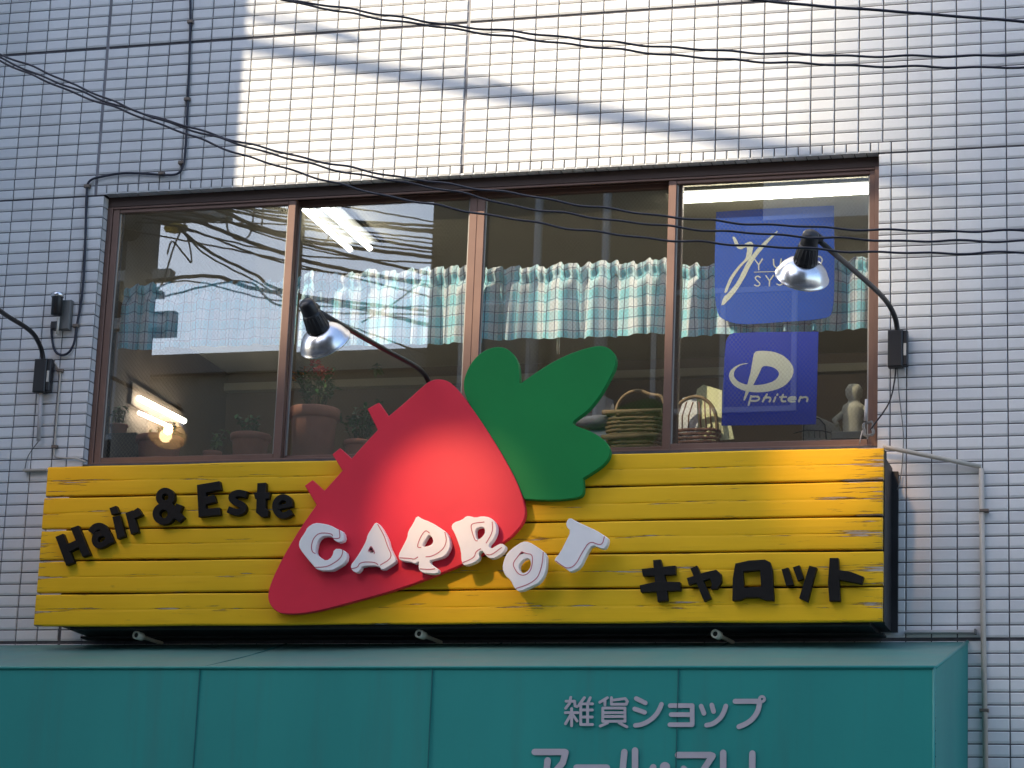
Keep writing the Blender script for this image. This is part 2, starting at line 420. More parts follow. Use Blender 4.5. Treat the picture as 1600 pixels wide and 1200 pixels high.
# street
M['asphalt'] = mat('asphalt', (.055, .055, .057), .9, var=.25, scale=1.5, bump=.4, bscale=90)
M['paving'] = mat('pavement_slabs', (.30, .29, .27), .85, var=.15, scale=2)
M['kerb'] = mat('kerb_stone', (.36, .35, .33), .8)
M['concrete'] = mat('grey_render', (.20, .185, .165), .85, var=.2, scale=.7)
M['beigewall'] = mat('beige_render', (.27, .245, .19), .85, var=.15, scale=.6)
M['darkwall'] = mat('dark_brown_render', (.085, .072, .06), .85, var=.2, scale=.7)
M['darkglass'] = mat('dark_window_pane', (.03, .035, .04), .08, spec=.6)
M['lightpanel'] = mat('white_corrugated_sheet', (.82, .83, .84), .5)
M['steelpole'] = mat('galvanised_steel', (.36, .37, .38), .45, metal=.5)
M['polecon'] = mat('pole_concrete', (.24, .23, .21), .9)
M['yellowcover'] = mat('yellow_cable_cover', (.75, .55, .08), .6)
def atX(x, y, X):
    d = FW * FPX + RT * (x - 800) - UP * (y - 600)
    return CAM + d * ((X - CAM.x) / d.x)

def project(p):
    d = Vector(p) - CAM; q = d.dot(FW)
    return 800 + FPX * d.dot(RT) / q, 600 - FPX * d.dot(UP) / q

# ================================================================== ground and street
def sheet(name, x0, x1, y0, y1, z, m):
    return MB().add([(x0, y0, z), (x1, y0, z), (x1, y1, z), (x0, y1, z)], [(0, 1, 2, 3)]).build(name, m, kind='structure')
sheet('ground', -400, 400, -400, 400, 0.0, M['asphalt'])
for nm, ya, yb in (('pavement', -2.6, -.02), ('pavement', -13.0, -10.9)):
    MB().box((-60, ya, .004), (60, yb, .12)).build(nm, M['paving'], kind='structure')
for ya, yb in ((-2.75, -2.602), (-10.898, -10.75)):
    MB().box((-60, ya, .004), (60, yb, .125)).build('kerb', M['kerb'], kind='structure')

# ================================================================== the tiled building
WX0, WX1, WZ0, WZ1 = -1.667, 1.79, 4.0, 5.232          # window opening
bld = thing('tiled_building', 'white glazed tile building facade with wide brown framed window', 'building', (0, 0, 0))
TX0, TX1, TZ0, TZ1 = -2.74, 3.605, 2.2, 6.985            # field of built tiles
mb = MB(); JY = .0080
def slab(x0, x1, z0, z1, y0=JY, y1=.25): mb.box((x0, y0, z0), (x1, y1, z1))
slab(TX0, WX0 - .0075, TZ0, TZ1); slab(WX1, TX1, TZ0, TZ1); slab(WX0 - .0075, WX1, TZ0, WZ0); slab(WX0 - .0075, WX1, WZ1 + .0075, TZ1)
mb.build('wall', M['mortar'], bld)
mb = MB(); mb.box((TX1, 0, 0), (9, .25, 11)); mb.box((TX0, 0, TZ1), (TX1 - .0005, .25, 11)); mb.box((TX0, 0, 0), (TX1 - .0005, .25, TZ0 - .0005))
mb.box((-7, -1.43, 0), (TX0 - .003, .25, 15)); mb.box((8.75, .251, 0), (9, 9, 11)); mb.box((-7, .251, 0), (-6.75, 9, 11)); mb.box((-7, .0, 11.001), (9, 9, 11.3)); mb.box((-6.74, 8.75, 0), (8.74, 9, 10.99))
mb.build('outer_wall', M['fartile'], bld)

def zline(k): return 5.93 - .05 * k - (0 if k == 0 else .005 if k > 0 else -.005) - (.005 if k >= 54 else 0) - (.005 if k > 54 else 0)
def hw(thick): return .0075 if thick else .0025
cols = {}
cols[0.0] = True; cols[-1.71] = True
for k in range(1, 37): cols[round(.005 + .1 * k, 4)] = False
for k in range(1, 17): cols[round(-1.705 + .1 * k, 4)] = False
for k in range(1, 11): cols[round(-1.715 - .1 * k, 4)] = False
std = sorted(cols)
tiles = []       # (x0, x1, z0, z1)
for k in range(-21, 74):
    zt = zline(k) - (.0075 if k in (0, 54) else .0027); zb = zline(k + 1) + (.0075 if k + 1 in (0, 54) else .0027)
    if k == 13: zb = WZ1
    lines = list(std); special = 13 <= k <= 38
    if special:
        lines = [x for x in std if x <= -1.81 or x >= 1.90] if k > 13 else [x for x in std if x < -1.7 or x >= 1.90]
        lines += [-1.745, WX0, WX1, 1.84] if k > 13 else [WX1, 1.84]
        if k == 13:
            x = -1.655
            while x < 1.77:
                if min(abs(x - c) for c in (0.0,)) > .02: lines.append(round(x, 4))
                x += .05
            lines = [c for c in lines if c not in std or c <= -1.7 or c >= 1.9]; lines.append(0.0)
            # joints of the lintel course line up with the wall above
            lines = [c for c in lines if c <= -1.7 or c >= 1.78] + [c for c in std if -1.7 < c < 1.75] + [round((a + b) / 2, 4) for a, b in zip(std, std[1:]) if a >= -1.715 and b <= 1.71] + [1.755]
        lines = sorted(set(lines))
    for a, b in zip(lines, lines[1:]):
        if special and k > 13 and a >= WX0 - 1e-4 and b <= WX1 + 1e-4: continue
        x0 = a + (0 if (special and a == WX1) else hw(cols.get(a, False))); x1 = b - (0 if (special and b in (WX0,)) else hw(cols.get(b, False)))
        if x1 - x0 < .01 or x0 < TX0 or x1 > TX1: continue
        tiles.append((x0, x1, zb, zt))

def tile_proto(w_, h_):
    t = .0100; c = .0028; cb_ = .0085   # pressed tile with a pillowed lower edge
    x, z = w_ / 2, h_ / 2
    v = [(-x + c, 0, -z + cb_), (x - c, 0, -z + cb_), (x - c, 0, z - c), (-x + c, 0, z - c),
         (-x, .0030, -z), (x, .0030, -z), (x, .0014, z), (-x, .0014, z), (-x, t, -z), (x, t, -z), (x, t, z), (-x, t, z)]
    f = [(0, 1, 2, 3), (4, 5, 1, 0), (5, 6, 2, 1), (6, 7, 3, 2), (7, 4, 0, 3), (8, 9, 5, 4), (9, 10, 6, 5), (10, 11, 7, 6), (11, 8, 4, 7)]
    return np.array(v), f
def in_sight(x, z):
    u, v = project((x, 0, z))
    if not (2 < u < 1598 and 2 < v < 1198): return False
    if 60 < u < 1408 and 700 < v < 1010: return False
    if v > 1000 and u < 1515: return False
    return True
order = []
for i, (x0, x1, z0, z1) in enumerate(tiles):
    if abs((x1 - x0) - .095) > .0006 or abs((z1 - z0) - .0446) > .0006: continue
    cx_, cz_ = (x0 + x1) / 2, (z0 + z1) / 2
    if in_sight(cx_, cz_): order.append(((Vector((cx_, 0, cz_)) - CAM).length, i))
order.sort(); single = {i for _, i in order[:300]}
pv_, pf_ = tile_proto(.095, .0446)
tm = bpy.data.meshes.new('tile'); tm.from_pydata(pv_.tolist(), [], pf_); tm.materials.append(M['tile']); tm.update()
for _, i in order[:300]:
    x0, x1, z0, z1 = tiles[i]
    o = bpy.data.objects.new('tile', tm); COL.objects.link(o); o.parent = bld
    o.location = ((x0 + x1) / 2, rng.normal(0, .00025), (z0 + z1) / 2)
    o.rotation_euler = (rng.normal(0, .0045), rng.normal(0, .0015), rng.normal(0, .0035))
mb = MB(); rest = [t for i, t in enumerate(tiles) if i not in single]
for x0, x1, z0, z1 in rest:
    v, f = tile_proto(x1 - x0, z1 - z0)
    a, b, c = rng.normal(0, .0035), rng.normal(0, .0045), rng.normal(0, .00025)
    v = v + np.array([(x0 + x1) / 2, 0, (z0 + z1) / 2]); v[:, 1] += a * (v[:, 0] - (x0 + x1) / 2) + b * (v[:, 2] - (z0 + z1) / 2) + c
    mb.add(v.tolist(), f)
# return tiles on the left reveal and on the soffit of the window
for k in range(14, 39):
    z1, z0 = zline(k) - .0025, zline(k + 1) + .0025
    if z1 > WZ1: z1 = WZ1 - .004
    mb.add([(WX0, .004, z0), (WX0, .070, z0), (WX0, .070, z1), (WX0, .004, z1), (WX0 - .007, .004, z0), (WX0 - .007, .070, z0), (WX0 - .007, .070, z1), (WX0 - .007, .004, z1)],
           [(0, 3, 2, 1)[::-1], (0, 4, 7, 3)[::-1], (0, 1, 5, 4)[::-1], (3, 7, 6, 2)[::-1]])
x = WX0 + .004
while x < WX1 - .02:
    x1 = min(x + .0445, WX1 - .003)
    mb.add([(x, .004, WZ1), (x1, .004, WZ1), (x1, .060, WZ1), (x, .060, WZ1), (x, .004, WZ1 + .007), (x1, .004, WZ1 + .007), (x1, .060, WZ1 + .007), (x, .060, WZ1 + .007)],
           [(0, 3, 2, 1), (0, 1, 5, 4), (0, 4, 7, 3), (1, 2, 6, 5)])
    x += .05
mb.build('tile_field', M['tile'], bld, kind='stuff')
# wide movement joints filled with sealant
for xx in (0.0, -1.71): MB().box((xx - .0074, .0055, WZ1 + .047 if xx > -1 else WZ1), (xx + .0074, .0081, TZ1)).build('joint_sealant', M['sealant'], bld)
# (the wide level joints are left raked out, dark mortar)

# ------------------------------------------------------------------ window: fixed frame, four sashes, wired panes
mb = MB()
def fbox(a, b, c=.0015): mb.box(a, b, c)
fbox((WX0 + .0005, .050, 5.186), (WX1 - .0005, .150, 5.2315)); mb.build('window_head', M['bronze_shaded'], bld); mb = MB()
fbox((WX0 + .0005, .050, 4.0005), (WX0 + .024, .150, 5.1858))               # jambs
fbox((WX1 - .024, .046, 4.0005), (WX1 - .0005, .150, 5.1858))
fbox((WX0 + .0245, .040, 4.0005), (WX1 - .0245, .150, 4.014))               # sill track
fbox((WX0 + .0245, .052, 5.176), (WX1 - .0245, .056, 5.1857)); fbox((WX0 + .0245, .094, 5.178), (WX1 - .0245, .097, 5.1857))
mb.build('window_frame', M['bronze'], bld)
panes = []
def sash(x0, x1, yf, l=.034, r=.034, top=.022):
    z0, z1 = 4.0145, 5.1815; s = thing('sash', parent=bld, loc=((x0 + x1) / 2, yf, z0))
    yb = yf + .032
    for a, b in ((x0, x0 + l), (x1 - r, x1)): MB().box((a, yf, z0), (b, yb, z1), .002).build('stile', M['bronze'], s)
    for a, b in ((z0, z0 + .026), (z1 - top, z1)): MB().box((x0 + l + .0003, yf + .002, a), (x1 - r - .0003, yb - .002, b), .002).build('rail', M['bronze'], s)
    gx0, gx1, gz0, gz1 = x0 + l, x1 - r, z0 + .0262, z1 - top - .0002; gy = yf + .015
    for a, b, c, d in ((gx0 + .0003, gx0 + .006, gz0, gz1), (gx1 - .006, gx1 - .0003, gz0, gz1)): MB().box((a, gy - .006, c), (b, gy - .0006, d)).build('gasket', M['gasket'], s)
    MB().box((gx0 + .0004, gy, gz0), (gx1 - .0004, gy + .005, gz1)).build('pane', M['glass'], s)
    # diamond wire cast into the glass
    wm = MB(); px_, pz_ = .0172, .0205; sl_ = pz_ / px_; W_, H_ = gx1 - gx0, gz1 - gz0; hwid = .00030
    def seg(xa, za, xb, zb):
        d = Vector((xb - xa, zb - za)).normalized(); n = Vector((-d.y, d.x)) * hwid
        wm.add([(xa + n.x, gy + .0025, za + n.y), (xa - n.x, gy + .0025, za - n.y), (xb - n.x, gy + .0025, zb - n.y), (xb + n.x, gy + .0025, zb + n.y)], [(0, 1, 2, 3)])
    for sg in (1, -1):
        k = -int(H_ / pz_) - 1
        while k * px_ < W_ + H_ / sl_:
            xs = k * px_          # x where the wire meets the lower edge (sg=1) or the upper edge (sg=-1)
            xa = max(0.0, xs); xb = min(W_, xs + H_ / sl_)
            if xb - xa > .003:
                za, zb = (xa - xs) * sl_, (xb - xs) * sl_
                if sg > 0: seg(gx0 + xa, gz0 + za, gx0 + xb, gz0 + zb)
                else: seg(gx0 + xa, gz1 - za, gx0 + xb, gz1 - zb)
            k += 1
    wm.build('glass_wire', M['wire'], s, kind='stuff')
    return s
sash(WX0 + .0245, -.773, .058, l=.030, r=.034)
sash(-.805, .046, .100)
sash(.0463, .948, .100)
sash(.897, WX1 - .0245, .058, r=.022)

# ------------------------------------------------------------------ the room behind
RX0, RX1, RY1, RZ0, RZ1 = -2.62, 3.2, 3.82, 2.95, 5.42
room = MB(); room.box((RX0 - .1, .2505, RZ1), (RX1 + .1, RY1 + .1, RZ1 + .1)); room.build('room_ceiling', M['ceiling'], bld)
MB().box((RX0 - .1, .2505, RZ0 - .1), (RX1 + .1, RY1 + .1, RZ0)).build('room_floor', M['floorin'], bld)
MB().box((RX0, RY1, RZ0 + .001), (RX1, RY1 + .1, RZ1 - .001)).build('room_back_wall', M['inwall'], bld)
mb = MB(); mb.box((RX0 - .1, .251, RZ0 + .001), (RX0 - .001, RY1 + .1, RZ1 - .001)); mb.box((RX1 + .001, .251, RZ0 + .001), (RX1 + .1, RY1 + .1, RZ1 - .001)); mb.build('room_side_wall', M['inwall'], bld)
mb = MB()                                                                   # shop-side lining round the window
mb.box((RX0, .2506, RZ0 + .002), (WX0 - .06, .27, RZ1 - .002)); mb.box((WX1 + .06, .2506, RZ0 + .002), (RX1, .27, RZ1 - .002)); mb.box((WX0 - .0599, .2506, 5.26), (WX1 + .0599, .27, RZ1 - .002)); mb.box((WX0 - .0599, .2506, RZ0 + .002), (WX1 + .0599, .27, 3.98))
mb.build('window_lining', M['creamwall'], bld)
MB().box((WX0 + .001, .1505, 4.001), (WX1 - .001, .52, 4.038), .004).build('window_shelf', M['shelf'], bld)
for xa, xb, za in ((-1.75, -1.0, 4.95), (.4, 1.4, 4.9)): MB().box((xa, RY1 - .035, 4.2), (xb, RY1 - .001, za), .006).build('wall_panel', M['darkwall'], bld)
MB().box((RX0 + .002, RY1 - .06, 5.30), (RX1 - .002, RY1 - .001, 5.345)).build('picture_rail', M['creamwall'], bld)

# ------------------------------------------------------------------ neighbourhood that the glass mirrors and that shades the wall
def building(name, label, x0, x1, yf, dep, h, wm, wins, roofcap=True, extra=None):
    b = thing(name, label, 'building', ((x0 + x1) / 2, yf, 0))
    MB().box((x0, yf - dep, 0), (x1, yf, h)).build('wall', wm, b)
    if roofcap:
        r_ = MB(); r_.box((x0 - .08, yf - dep - .08, h + .001), (x1 + .08, yf + .10, h + .20)); r_.build('parapet', M['concrete'], b)
    for (a, c, za, zb) in wins:
        f = MB(); f.box((a, yf + .002, za), (c, yf + .05, za + .05)); f.box((a, yf + .002, zb - .05), (c, yf + .05, zb)); f.box((a, yf + .002, za + .0505), (a + .05, yf + .05, zb - .0505)); f.box((c - .05, yf + .002, za + .0505), (c, yf + .05, zb - .0505)); f.box(((a + c) / 2 - .025, yf + .003, za + .0505), ((a + c) / 2 + .025, yf + .045, zb - .0505))
        wo = f.build('window', M['steelpole'], b)
        pn = MB(); pn.box((a + .051, yf + .002, za + .051), (c - .051, yf + .02, zb - .051)); po = pn.build('pane', M['darkglass'], b); po.parent = wo
    return b
edgeL = mirrored(235, 470, -15.6).x
edgeR = mirrored(669, 430, -13).x
roofM = mirrored(430, 544, -13).z
wl = [(x, x + 1.5, z, z + 1.3) for z in (4.2, 7.2, 10.2, 13.2, 16.2, 19.2) for x in (-19, -16.4, -13.6)] + [(x, x + 1.2, z, z + 1.2) for z in (4.4, 7.3, 10.2) for x in (-10.2, -8.9)]
HL = 22.8
bL = building('apartment_block', 'tall dark apartment block across the street, mirrored at the window left end', -22, edgeL, -13, 2.6, 11.0, M['darkwall'], [q for q in wl if q[3] < 10.8])
t_ = MB(); t_.box((-22, -15.6, 11.201), (-10.4, -13.0, HL)); t_.build('upper_storeys', M['darkwall'], bL)
t_ = MB()     # stair tower with a sloping flank
t_.box((-12.4, -15.6, HL + .001), (-10.4, -13.0, 26))
t_.build('stair_tower', M['darkwall'], bL)
q_ = Vector((1.52, 0, 5.8)) + SUN * (52 / -SUN.y)  # unseen tower added to give the sunlit patch a soft right edge
building('shading_high_rise', 'unseen far high rise added to shade the right of the wall', q_.x, q_.x + 16, q_.y, 10, q_.z + 12, M['concrete'], [], False)
for i, (dz, ln) in enumerate(((8.35, .28), (8.75, .55), (9.05, .40), (9.5, .22))):    # brackets and signs standing out from its corner
    MB().box((edgeL + .001, -15.5, dz), (edgeL + ln, -15.4, dz + (.28 if i % 2 == 0 else .07))).build('bracket', M['black'], bL)
building('low_house', 'low beige house across the street, mirrored below the bright sky', edgeL + .02 + 0.9, edgeR - .02, -13.2, 2.0, roofM - .2, M['beigewall'], [(-6.9, -5.6, 5.2, 6.4), (-5.4, -4.8, 5.2, 6.4)])
wr = [(x, x + 1.4, z, z + 1.2) for z in (4.5, 7.4) for x in (-4.2, -2.3, 1.2, 3.1, 5.2, 7.3)]
bR = building('shop_house', 'brown shop house across the street, mirrored in the right half of the window', edgeR, 9.5, -13, 8, 10.2, M['darkwall'], wr)
MB().box((1.0, -21, 10.401), (9.5, -13.0, 17)).build('upper_storeys', M['darkwall'], bR)  # unseen storeys, added to cut the sky light on the right wall
# balcony with a corrugated screen on the shop house
a0, a1 = mirrored(1235, 345, -12.2), mirrored(1372, 285, -12.2)
for k in range(26):
    xx = a0.x - .25 + k * .06
    MB().box((xx, -12.24 + (.02 if k % 2 else 0), a0.z), (xx + .0598, -12.2 + (.02 if k % 2 else 0), a1.z + .6)).build('corrugated_sheet', M['lightpanel'], bR)
MB().box((a0.x - .4, -12.99, a0.z - .18), (a1.x + 1.4, -12.15, a0.z - .001)).build('balcony_floor', M['concrete'], bR)
for pxx in (942, 835): 
    q = mirrored(pxx, 380, -12.7); MB().tube([(q.x, -12.75, 6.5), (q.x, -12.75, 11)], .045, 8).build('drain_pipe', M['steelpole'], bR)

# utility pole across the street with its bundle of cables (all seen mirrored in the two left panes)
pp = mirrored(222, 420, -8.6)
pole = thing('utility_pole', 'concrete utility pole across the street, mirrored at the left end of window', 'pole', (pp.x, pp.y, 0))
MB().tube([(pp.x, pp.y, 0), (pp.x, pp.y, 12)], [.17, .11], 14).build('shaft', M['polecon'], pole)
for z in (7.15, 7.55, 8.05, 8.5, 11.2):
    MB().box((pp.x - .75, pp.y - .05, z), (pp.x + (.28 if z < 8 else .75), pp.y + .05, z + .09)).build('cross_arm', M['steelpole'], pole)
MB().lathe((pp.x - .1, pp.y + .35, 7.85), (0, 0, 1), [(0, 0), (.2, 0), (.22, .1), (.22, .5), (.2, .6), (0, .6)], 16).build('transformer', M['concrete'], pole)
yc = mirrored(285, 356, -8.3)
MB().lathe((yc.x - .16, yc.y, yc.z), (1, .0, -.05), [(0, 0), (.03, .02), (.045, .10), (.03, .2), (0, .22)], 12).build('splice_cover', M['yellowcover'], pole)

def cable(label, pts, r, m=None, group=None, name='overhead_cable', wob=0.0, n=40, sides=6):
    """smooth run through the given points (Catmull-Rom) with a small twist"""
    P = [Vector(p) for p in pts]; P = [P[0] * 2 - P[1]] + P + [P[-1] * 2 - P[-2]]; out = []
    ph = random.random() * 6
    for i in range(1, len(P) - 2):
        for k in range(n):
            t = k / n; a, b, c, d = P[i - 1], P[i], P[i + 1], P[i + 2]
            out.append(.5 * ((2 * b) + (c - a) * t + (2 * a - 5 * b + 4 * c - d) * t * t + (3 * b - a - 3 * c + d) * t ** 3))
    out.append(P[-2])
    if wob:
        L = 0
        for i, q in enumerate(out):
            if i: L += (out[i] - out[i - 1]).length
            out[i] = q + Vector((0, math.sin(L * 21 + ph) * wob * .6, (math.sin(L * 36 + ph) + .7 * math.sin(L * 21 + 2 * ph)) * wob))
    return MB().tube(out, r, sides).build(name, m or M['cable'], label=label, cat='cable', group=group)
G1 = 'cables mirrored in the window'
mir = [((150, 350), (450, 408), (680, 462)), ((150, 300), (300, 333), (450, 372), (690, 430)), ((150, 285), (320, 322), (450, 368), (690, 400)), ((170, 310), (330, 338), (450, 378), (680, 424)), ((285, 358), (360, 378), (450, 394), (690, 408)),
       ((240, 330), (330, 342), (450, 364), (690, 392)), ((200, 290), (420, 340), (700, 372)), ((230, 300), (450, 348), (690, 388)), ((280, 290), (450, 330), (700, 362)), ((280, 358), (330, 395), (400, 430), (450, 455), (690, 485)),
       ((285, 362), (325, 400), (400, 440), (470, 478), (690, 560)), ((330, 300), (520, 317), (690, 345)), ((230, 440), (330, 432), (400, 452), (520, 470), (690, 510)), ((230, 470), (380, 440), (450, 480), (690, 488)),
       ((150, 320), (250, 345), (450, 352), (690, 378)), ((170, 300), (330, 318), (450, 334), (690, 350)), ((180, 330), (300, 345), (450, 398), (690, 447)), ((330, 318), (450, 340), (690, 356)), ((230, 455), (300, 440), (450, 472), (690, 475)), ((160, 345), (285, 356), (450, 412), (690, 438))]
ORD = ['topmost', 'second', 'third', 'fourth', 'fifth', 'sixth', 'seventh', 'eighth', 'ninth', 'tenth', 'eleventh', 'twelfth', 'thirteenth', 'fourteenth', 'fifteenth', 'sixteenth', 'seventeenth', 'eighteenth', 'nineteenth', 'lowest']
mir.sort(key=lambda q: q[-1][1])
for i, q in enumerate(mir):
    cable(('%s black overhead cable' % ORD[i] if i in (0, 19) else '%s black overhead cable from the top' % ORD[i]) + ' mirrored in the two left panes', [mirrored(x, y, -8.3 + .05 * (i % 5)) for x, y in q], (.007, .013, .009, .017, .008)[i % 5], group=G1, wob=.0022, n=20)
for i, q in enumerate((((300, 330), (275, 380), (262, 420), (250, 450), (225, 470)), ((262, 398), (270, 378), (290, 400), (300, 410), (296, 380), (286, 356)), ((355, 320), (357, 360), (375, 376), (392, 365), (398, 325)), ((413, 320), (410, 350), (412, 362)), ((470, 350), (472, 372), (500, 376), (512, 360)), ((560, 500), (610, 470), (650, 440)))):
    cable(('dark cable slanting down from the yellow cover, mirrored in left pane', 'dark cable loop left of the yellow cover, mirrored in left pane', 'wide dark cable loop mirrored high in the middle of left pane', 'short dark cable tail mirrored high at the right of left pane', 'small dark cable loop mirrored at the left edge of second pane', 'dark cable stay rising to the right, mirrored across the second valance')[i], [mirrored(x, y, -8.2) for x, y in q], .0075, group='looped cable ends mirrored in the window', n=12)
# power lines high above the street; their shadows cross the sunlit tiles
def shade_line(label, pa, pb, Y, r, ext=2.0, n=10):
    a, b = at(*pa, 0.0), at(*pb, 0.0); t = -Y / -SUN.y
    a, b = a + SUN * t, b + SUN * t; d = (b - a)
    return cable(label, [a - d * .3, a, b, b + d * .3], r, n=n)
shade_line('thick bundled power line above the street casting the broad shadow on tiles', (400, 72), (1400, 268), -2.6, .030)
shade_line('thin power line above the street casting the thin shadow above the broad one', (470, 30), (800, 135), -2.0, .006)
shade_line('thin power line above the street casting the faint shadow below the broad one', (930, 165), (1200, 240), -3.2, .009)
shade_line('short power line above the street shading the tiles at top left', (330, 10), (505, 52), -2.2, .014)
# ================================================================== the yellow shop sign
YS = -.30
p0, p1 = at(76, 725, YS), at(1379, 699, YS)
SX0, SX1 = at(64, 850, YS).x, at(1379, 835, YS).x
sign = thing('shop_sign', 'wide yellow plank shop sign with red carrot and lettering below the window', 'sign', ((SX0 + SX1) / 2, YS, 3.25))
zt = [at(1379, y, YS).z for y in (699, 751, 806.5, 859.5, 915.5, 970.5)]
for i in range(5):
    z1, z0 = zt[i] - (.0038 if i else 0), zt[i + 1] + (.0038 if i < 4 else 0)
    nx = 150; prof = []
    h = z1 - z0
    for v_, y_ in ((0, .022), (0, .004), (.02, .0015), (.045, 0), (.12, -.0004), (.3, -.0008), (.44, -.0006), (.485, 0), (.50, .0022), (.515, 0), (.56, -.0006), (.7, -.0008), (.88, -.0004), (.955, 0), (.98, .0015), (1, .004), (1, .022)):
        prof.append((v_, y_))
    mb = MB(); mb.uv = []; np_ = len(prof); vs_ = []
    wv = [math.sin(k * .21 + i * 2) * .0009 + math.sin(k * .047 + i) * .0012 for k in range(nx + 1)]
    ex0, ex1 = SX0 + rng.uniform(-.004, .004), SX1 + rng.uniform(-.003, .003)
    for k in range(nx + 1):
        u_ = k / nx; xx = ex0 + (ex1 - ex0) * u_
        gd = max(0.0, math.sin(k * .17 + i * 1.7) + .4 * math.sin(k * .53 + i)) * .9 + .1
        for j, (v_, y_) in enumerate(prof):
            yy = y_ * (gd if j == 8 else 1.0) + math.sin(k * .05 + i * 1.3) * .0012
            zz = z0 + h * v_ + (wv[k] if v_ in (0, 1) else wv[k] * .6)
            vs_.append((xx, YS + yy, zz)); mb.uv.append((u_, v_))
    fs_ = [(k * np_ + j, (k + 1) * np_ + j, (k + 1) * np_ + j + 1, k * np_ + j + 1) for k in range(nx) for j in range(np_ - 1)]
    fs_ += [tuple(reversed(range(np_))), tuple(nx * np_ + j for j in range(np_))]
    mb.add(vs_, fs_, False); mb.build('plank', M['yellow'], sign)
FX0, FX1 = SX0 + .10, SX1 - .004
mb = MB(); mb.box((FX0, YS + .024, zt[5] + .012), (FX1, YS + .034, zt[0] - .012)); mb.build('back_board', M['deepblack'], sign)
mb = MB()
for xa in (FX0, FX1 - .045): mb.box((xa, YS + .0345, zt[5] + .004), (xa + .045, -.012, zt[0] - .02), .003)
mb.box((FX1 - .002, YS + .0345, zt[5] + .004), (FX1 + .006, YS + .085, zt[0] - .002))
mb.box((FX0 + .046, YS + .0345, zt[5] - .012), (FX1 - .046, -.02, zt[5] + .02), .003); mb.box((FX0 + .046, YS + .0345, zt[0] - .06), (FX1 - .046, -.02, zt[0] - .022), .003)
mb.box((FX0 + .02, -.10, 3.222), (FX1 - .02, -.015, zt[5] - .0125))
mb.build('steel_frame', M['black'], sign)
MB().box((FX1 - .004, -.030, zt[5] + .002), (at(1404, 850, -.011).x, -.011, zt[0] - .036)).build('wall_bracket', M['black'], sign)

# carrot
C = (400, 530, 2.6667)
body = [(765, 165), (805, 175), (850, 220), (930, 330), (1020, 470), (1090, 600), (1120, 690), (1122, 745), (1090, 795), (1030, 850), (850, 945), (600, 1040), (420, 1090), (250, 1135), (150, 1146), (85, 1140), (47, 1090), (55, 1030), (100, 930), (175, 800),
        (252, 690), (203, 610), (235, 587), (284, 632), (300, 615), (360, 547), (318, 480), (350, 454), (398, 498), (440, 450), (507, 378), (464, 290), (511, 264), (551, 322), (620, 265), (690, 200), (725, 172)]
body = chaikin(body, 3, True, sharp=range(20, 34))
leaf = [(880, 260), (862, 200), (870, 150), (900, 90), (950, 45), (1010, 28), (1062, 45), (1095, 100), (1098, 182), (1102, 184), (1180, 128), (1280, 70), (1400, 28), (1460, 28), (1498, 60), (1500, 110), (1470, 170), (1430, 240), (1380, 300), (1330, 335), (1318, 350), (1332, 362), (1400, 385), (1460, 425), (1480, 475), (1450, 525), (1362, 580), (1366, 640), (1345, 662), (1230, 672), (1118, 666), (1060, 560), (980, 420)]
leaf = chaikin(leaf, 3, True, sharp=(8, 9, 26, 30))
YC = -.352
MB().plate([px(leaf, YC + .012, *C)], YC + .012, .034, .002).build('carrot_leaves', M['green'], sign, label='green leaf top of the carrot')
MB().plate([px(body, YC, *C)], YC, .030, .002).build('carrot_body', M['red'], sign, label='red carrot body lit by a lamp')
for q in ((700, 650), (850, 640)):           # struts that hold the part standing up above the planks
    a = at(*q, -.30); MB().box((a.x - .02, -.316, 3.78), (a.x + .02, -.3015, a.z)).build('strut', M['black'], sign)

# white letters with a pink inner line
YL = -.392
def letter(ox, oy, outer, holes, lines, lab, s=8.0):
    o = MB().plate([px(chaikin(outer, 1), YL, ox, oy, s)] + [px(chaikin(h_, 2), YL, ox, oy, s) for h_ in holes], YL, .032, .0018).build('letter', M['white'], sign, label=lab)
    mb = MB()
    for k, l in enumerate(lines): mb.plate([px(stroke(chaikin(l, 2, False), 11, cap=False), YL - .0008, ox, oy, s)], YL - .0008 - .0001 * k, .0007)
    lo = mb.build('letter_line', M['pink'], sign); lo.parent = o; lo.location = (0, 0, 0)
    mb = None
    for q in ((YL + .033),): pass
    return o
letter(450, 790, [(330, 215), (420, 222), (530, 245), (610, 290), (690, 325), (708, 430), (640, 462), (575, 435), (555, 385), (440, 375), (370, 430), (345, 540), (345, 600), (400, 650), (480, 692), (550, 640), (575, 540), (670, 540), (742, 600), (720, 710), (580, 795), (540, 812), (365, 808), (300, 730), (230, 650), (155, 550), (132, 500), (145, 430), (215, 330), (240, 270)], [],
       [[(555, 382), (550, 352), (400, 335), (320, 400), (290, 500), (300, 580), (343, 600)], [(640, 305), (652, 395), (630, 412), (562, 410)], [(672, 545), (690, 565), (660, 660), (540, 740), (460, 768), (340, 772)]], 'white letter C')
letter(450, 790, [(1090, 208), (1130, 225), (1190, 310), (1250, 430), (1265, 510), (1320, 620), (1354, 690), (1290, 740), (1170, 814), (1135, 748), (920, 752), (905, 800), (855, 842), (800, 812), (778, 750), (850, 660), (930, 530), (980, 430), (990, 370), (1040, 290)], [[(1045, 528), (1078, 590), (1010, 588)]],
       [[(1120, 232), (1200, 370), (1240, 500), (1310, 650), (1150, 745)], [(1125, 738), (1080, 705), (900, 705), (870, 775), (790, 788)], [(1035, 508), (985, 592), (1100, 610), (1040, 508)]], 'white letter A')
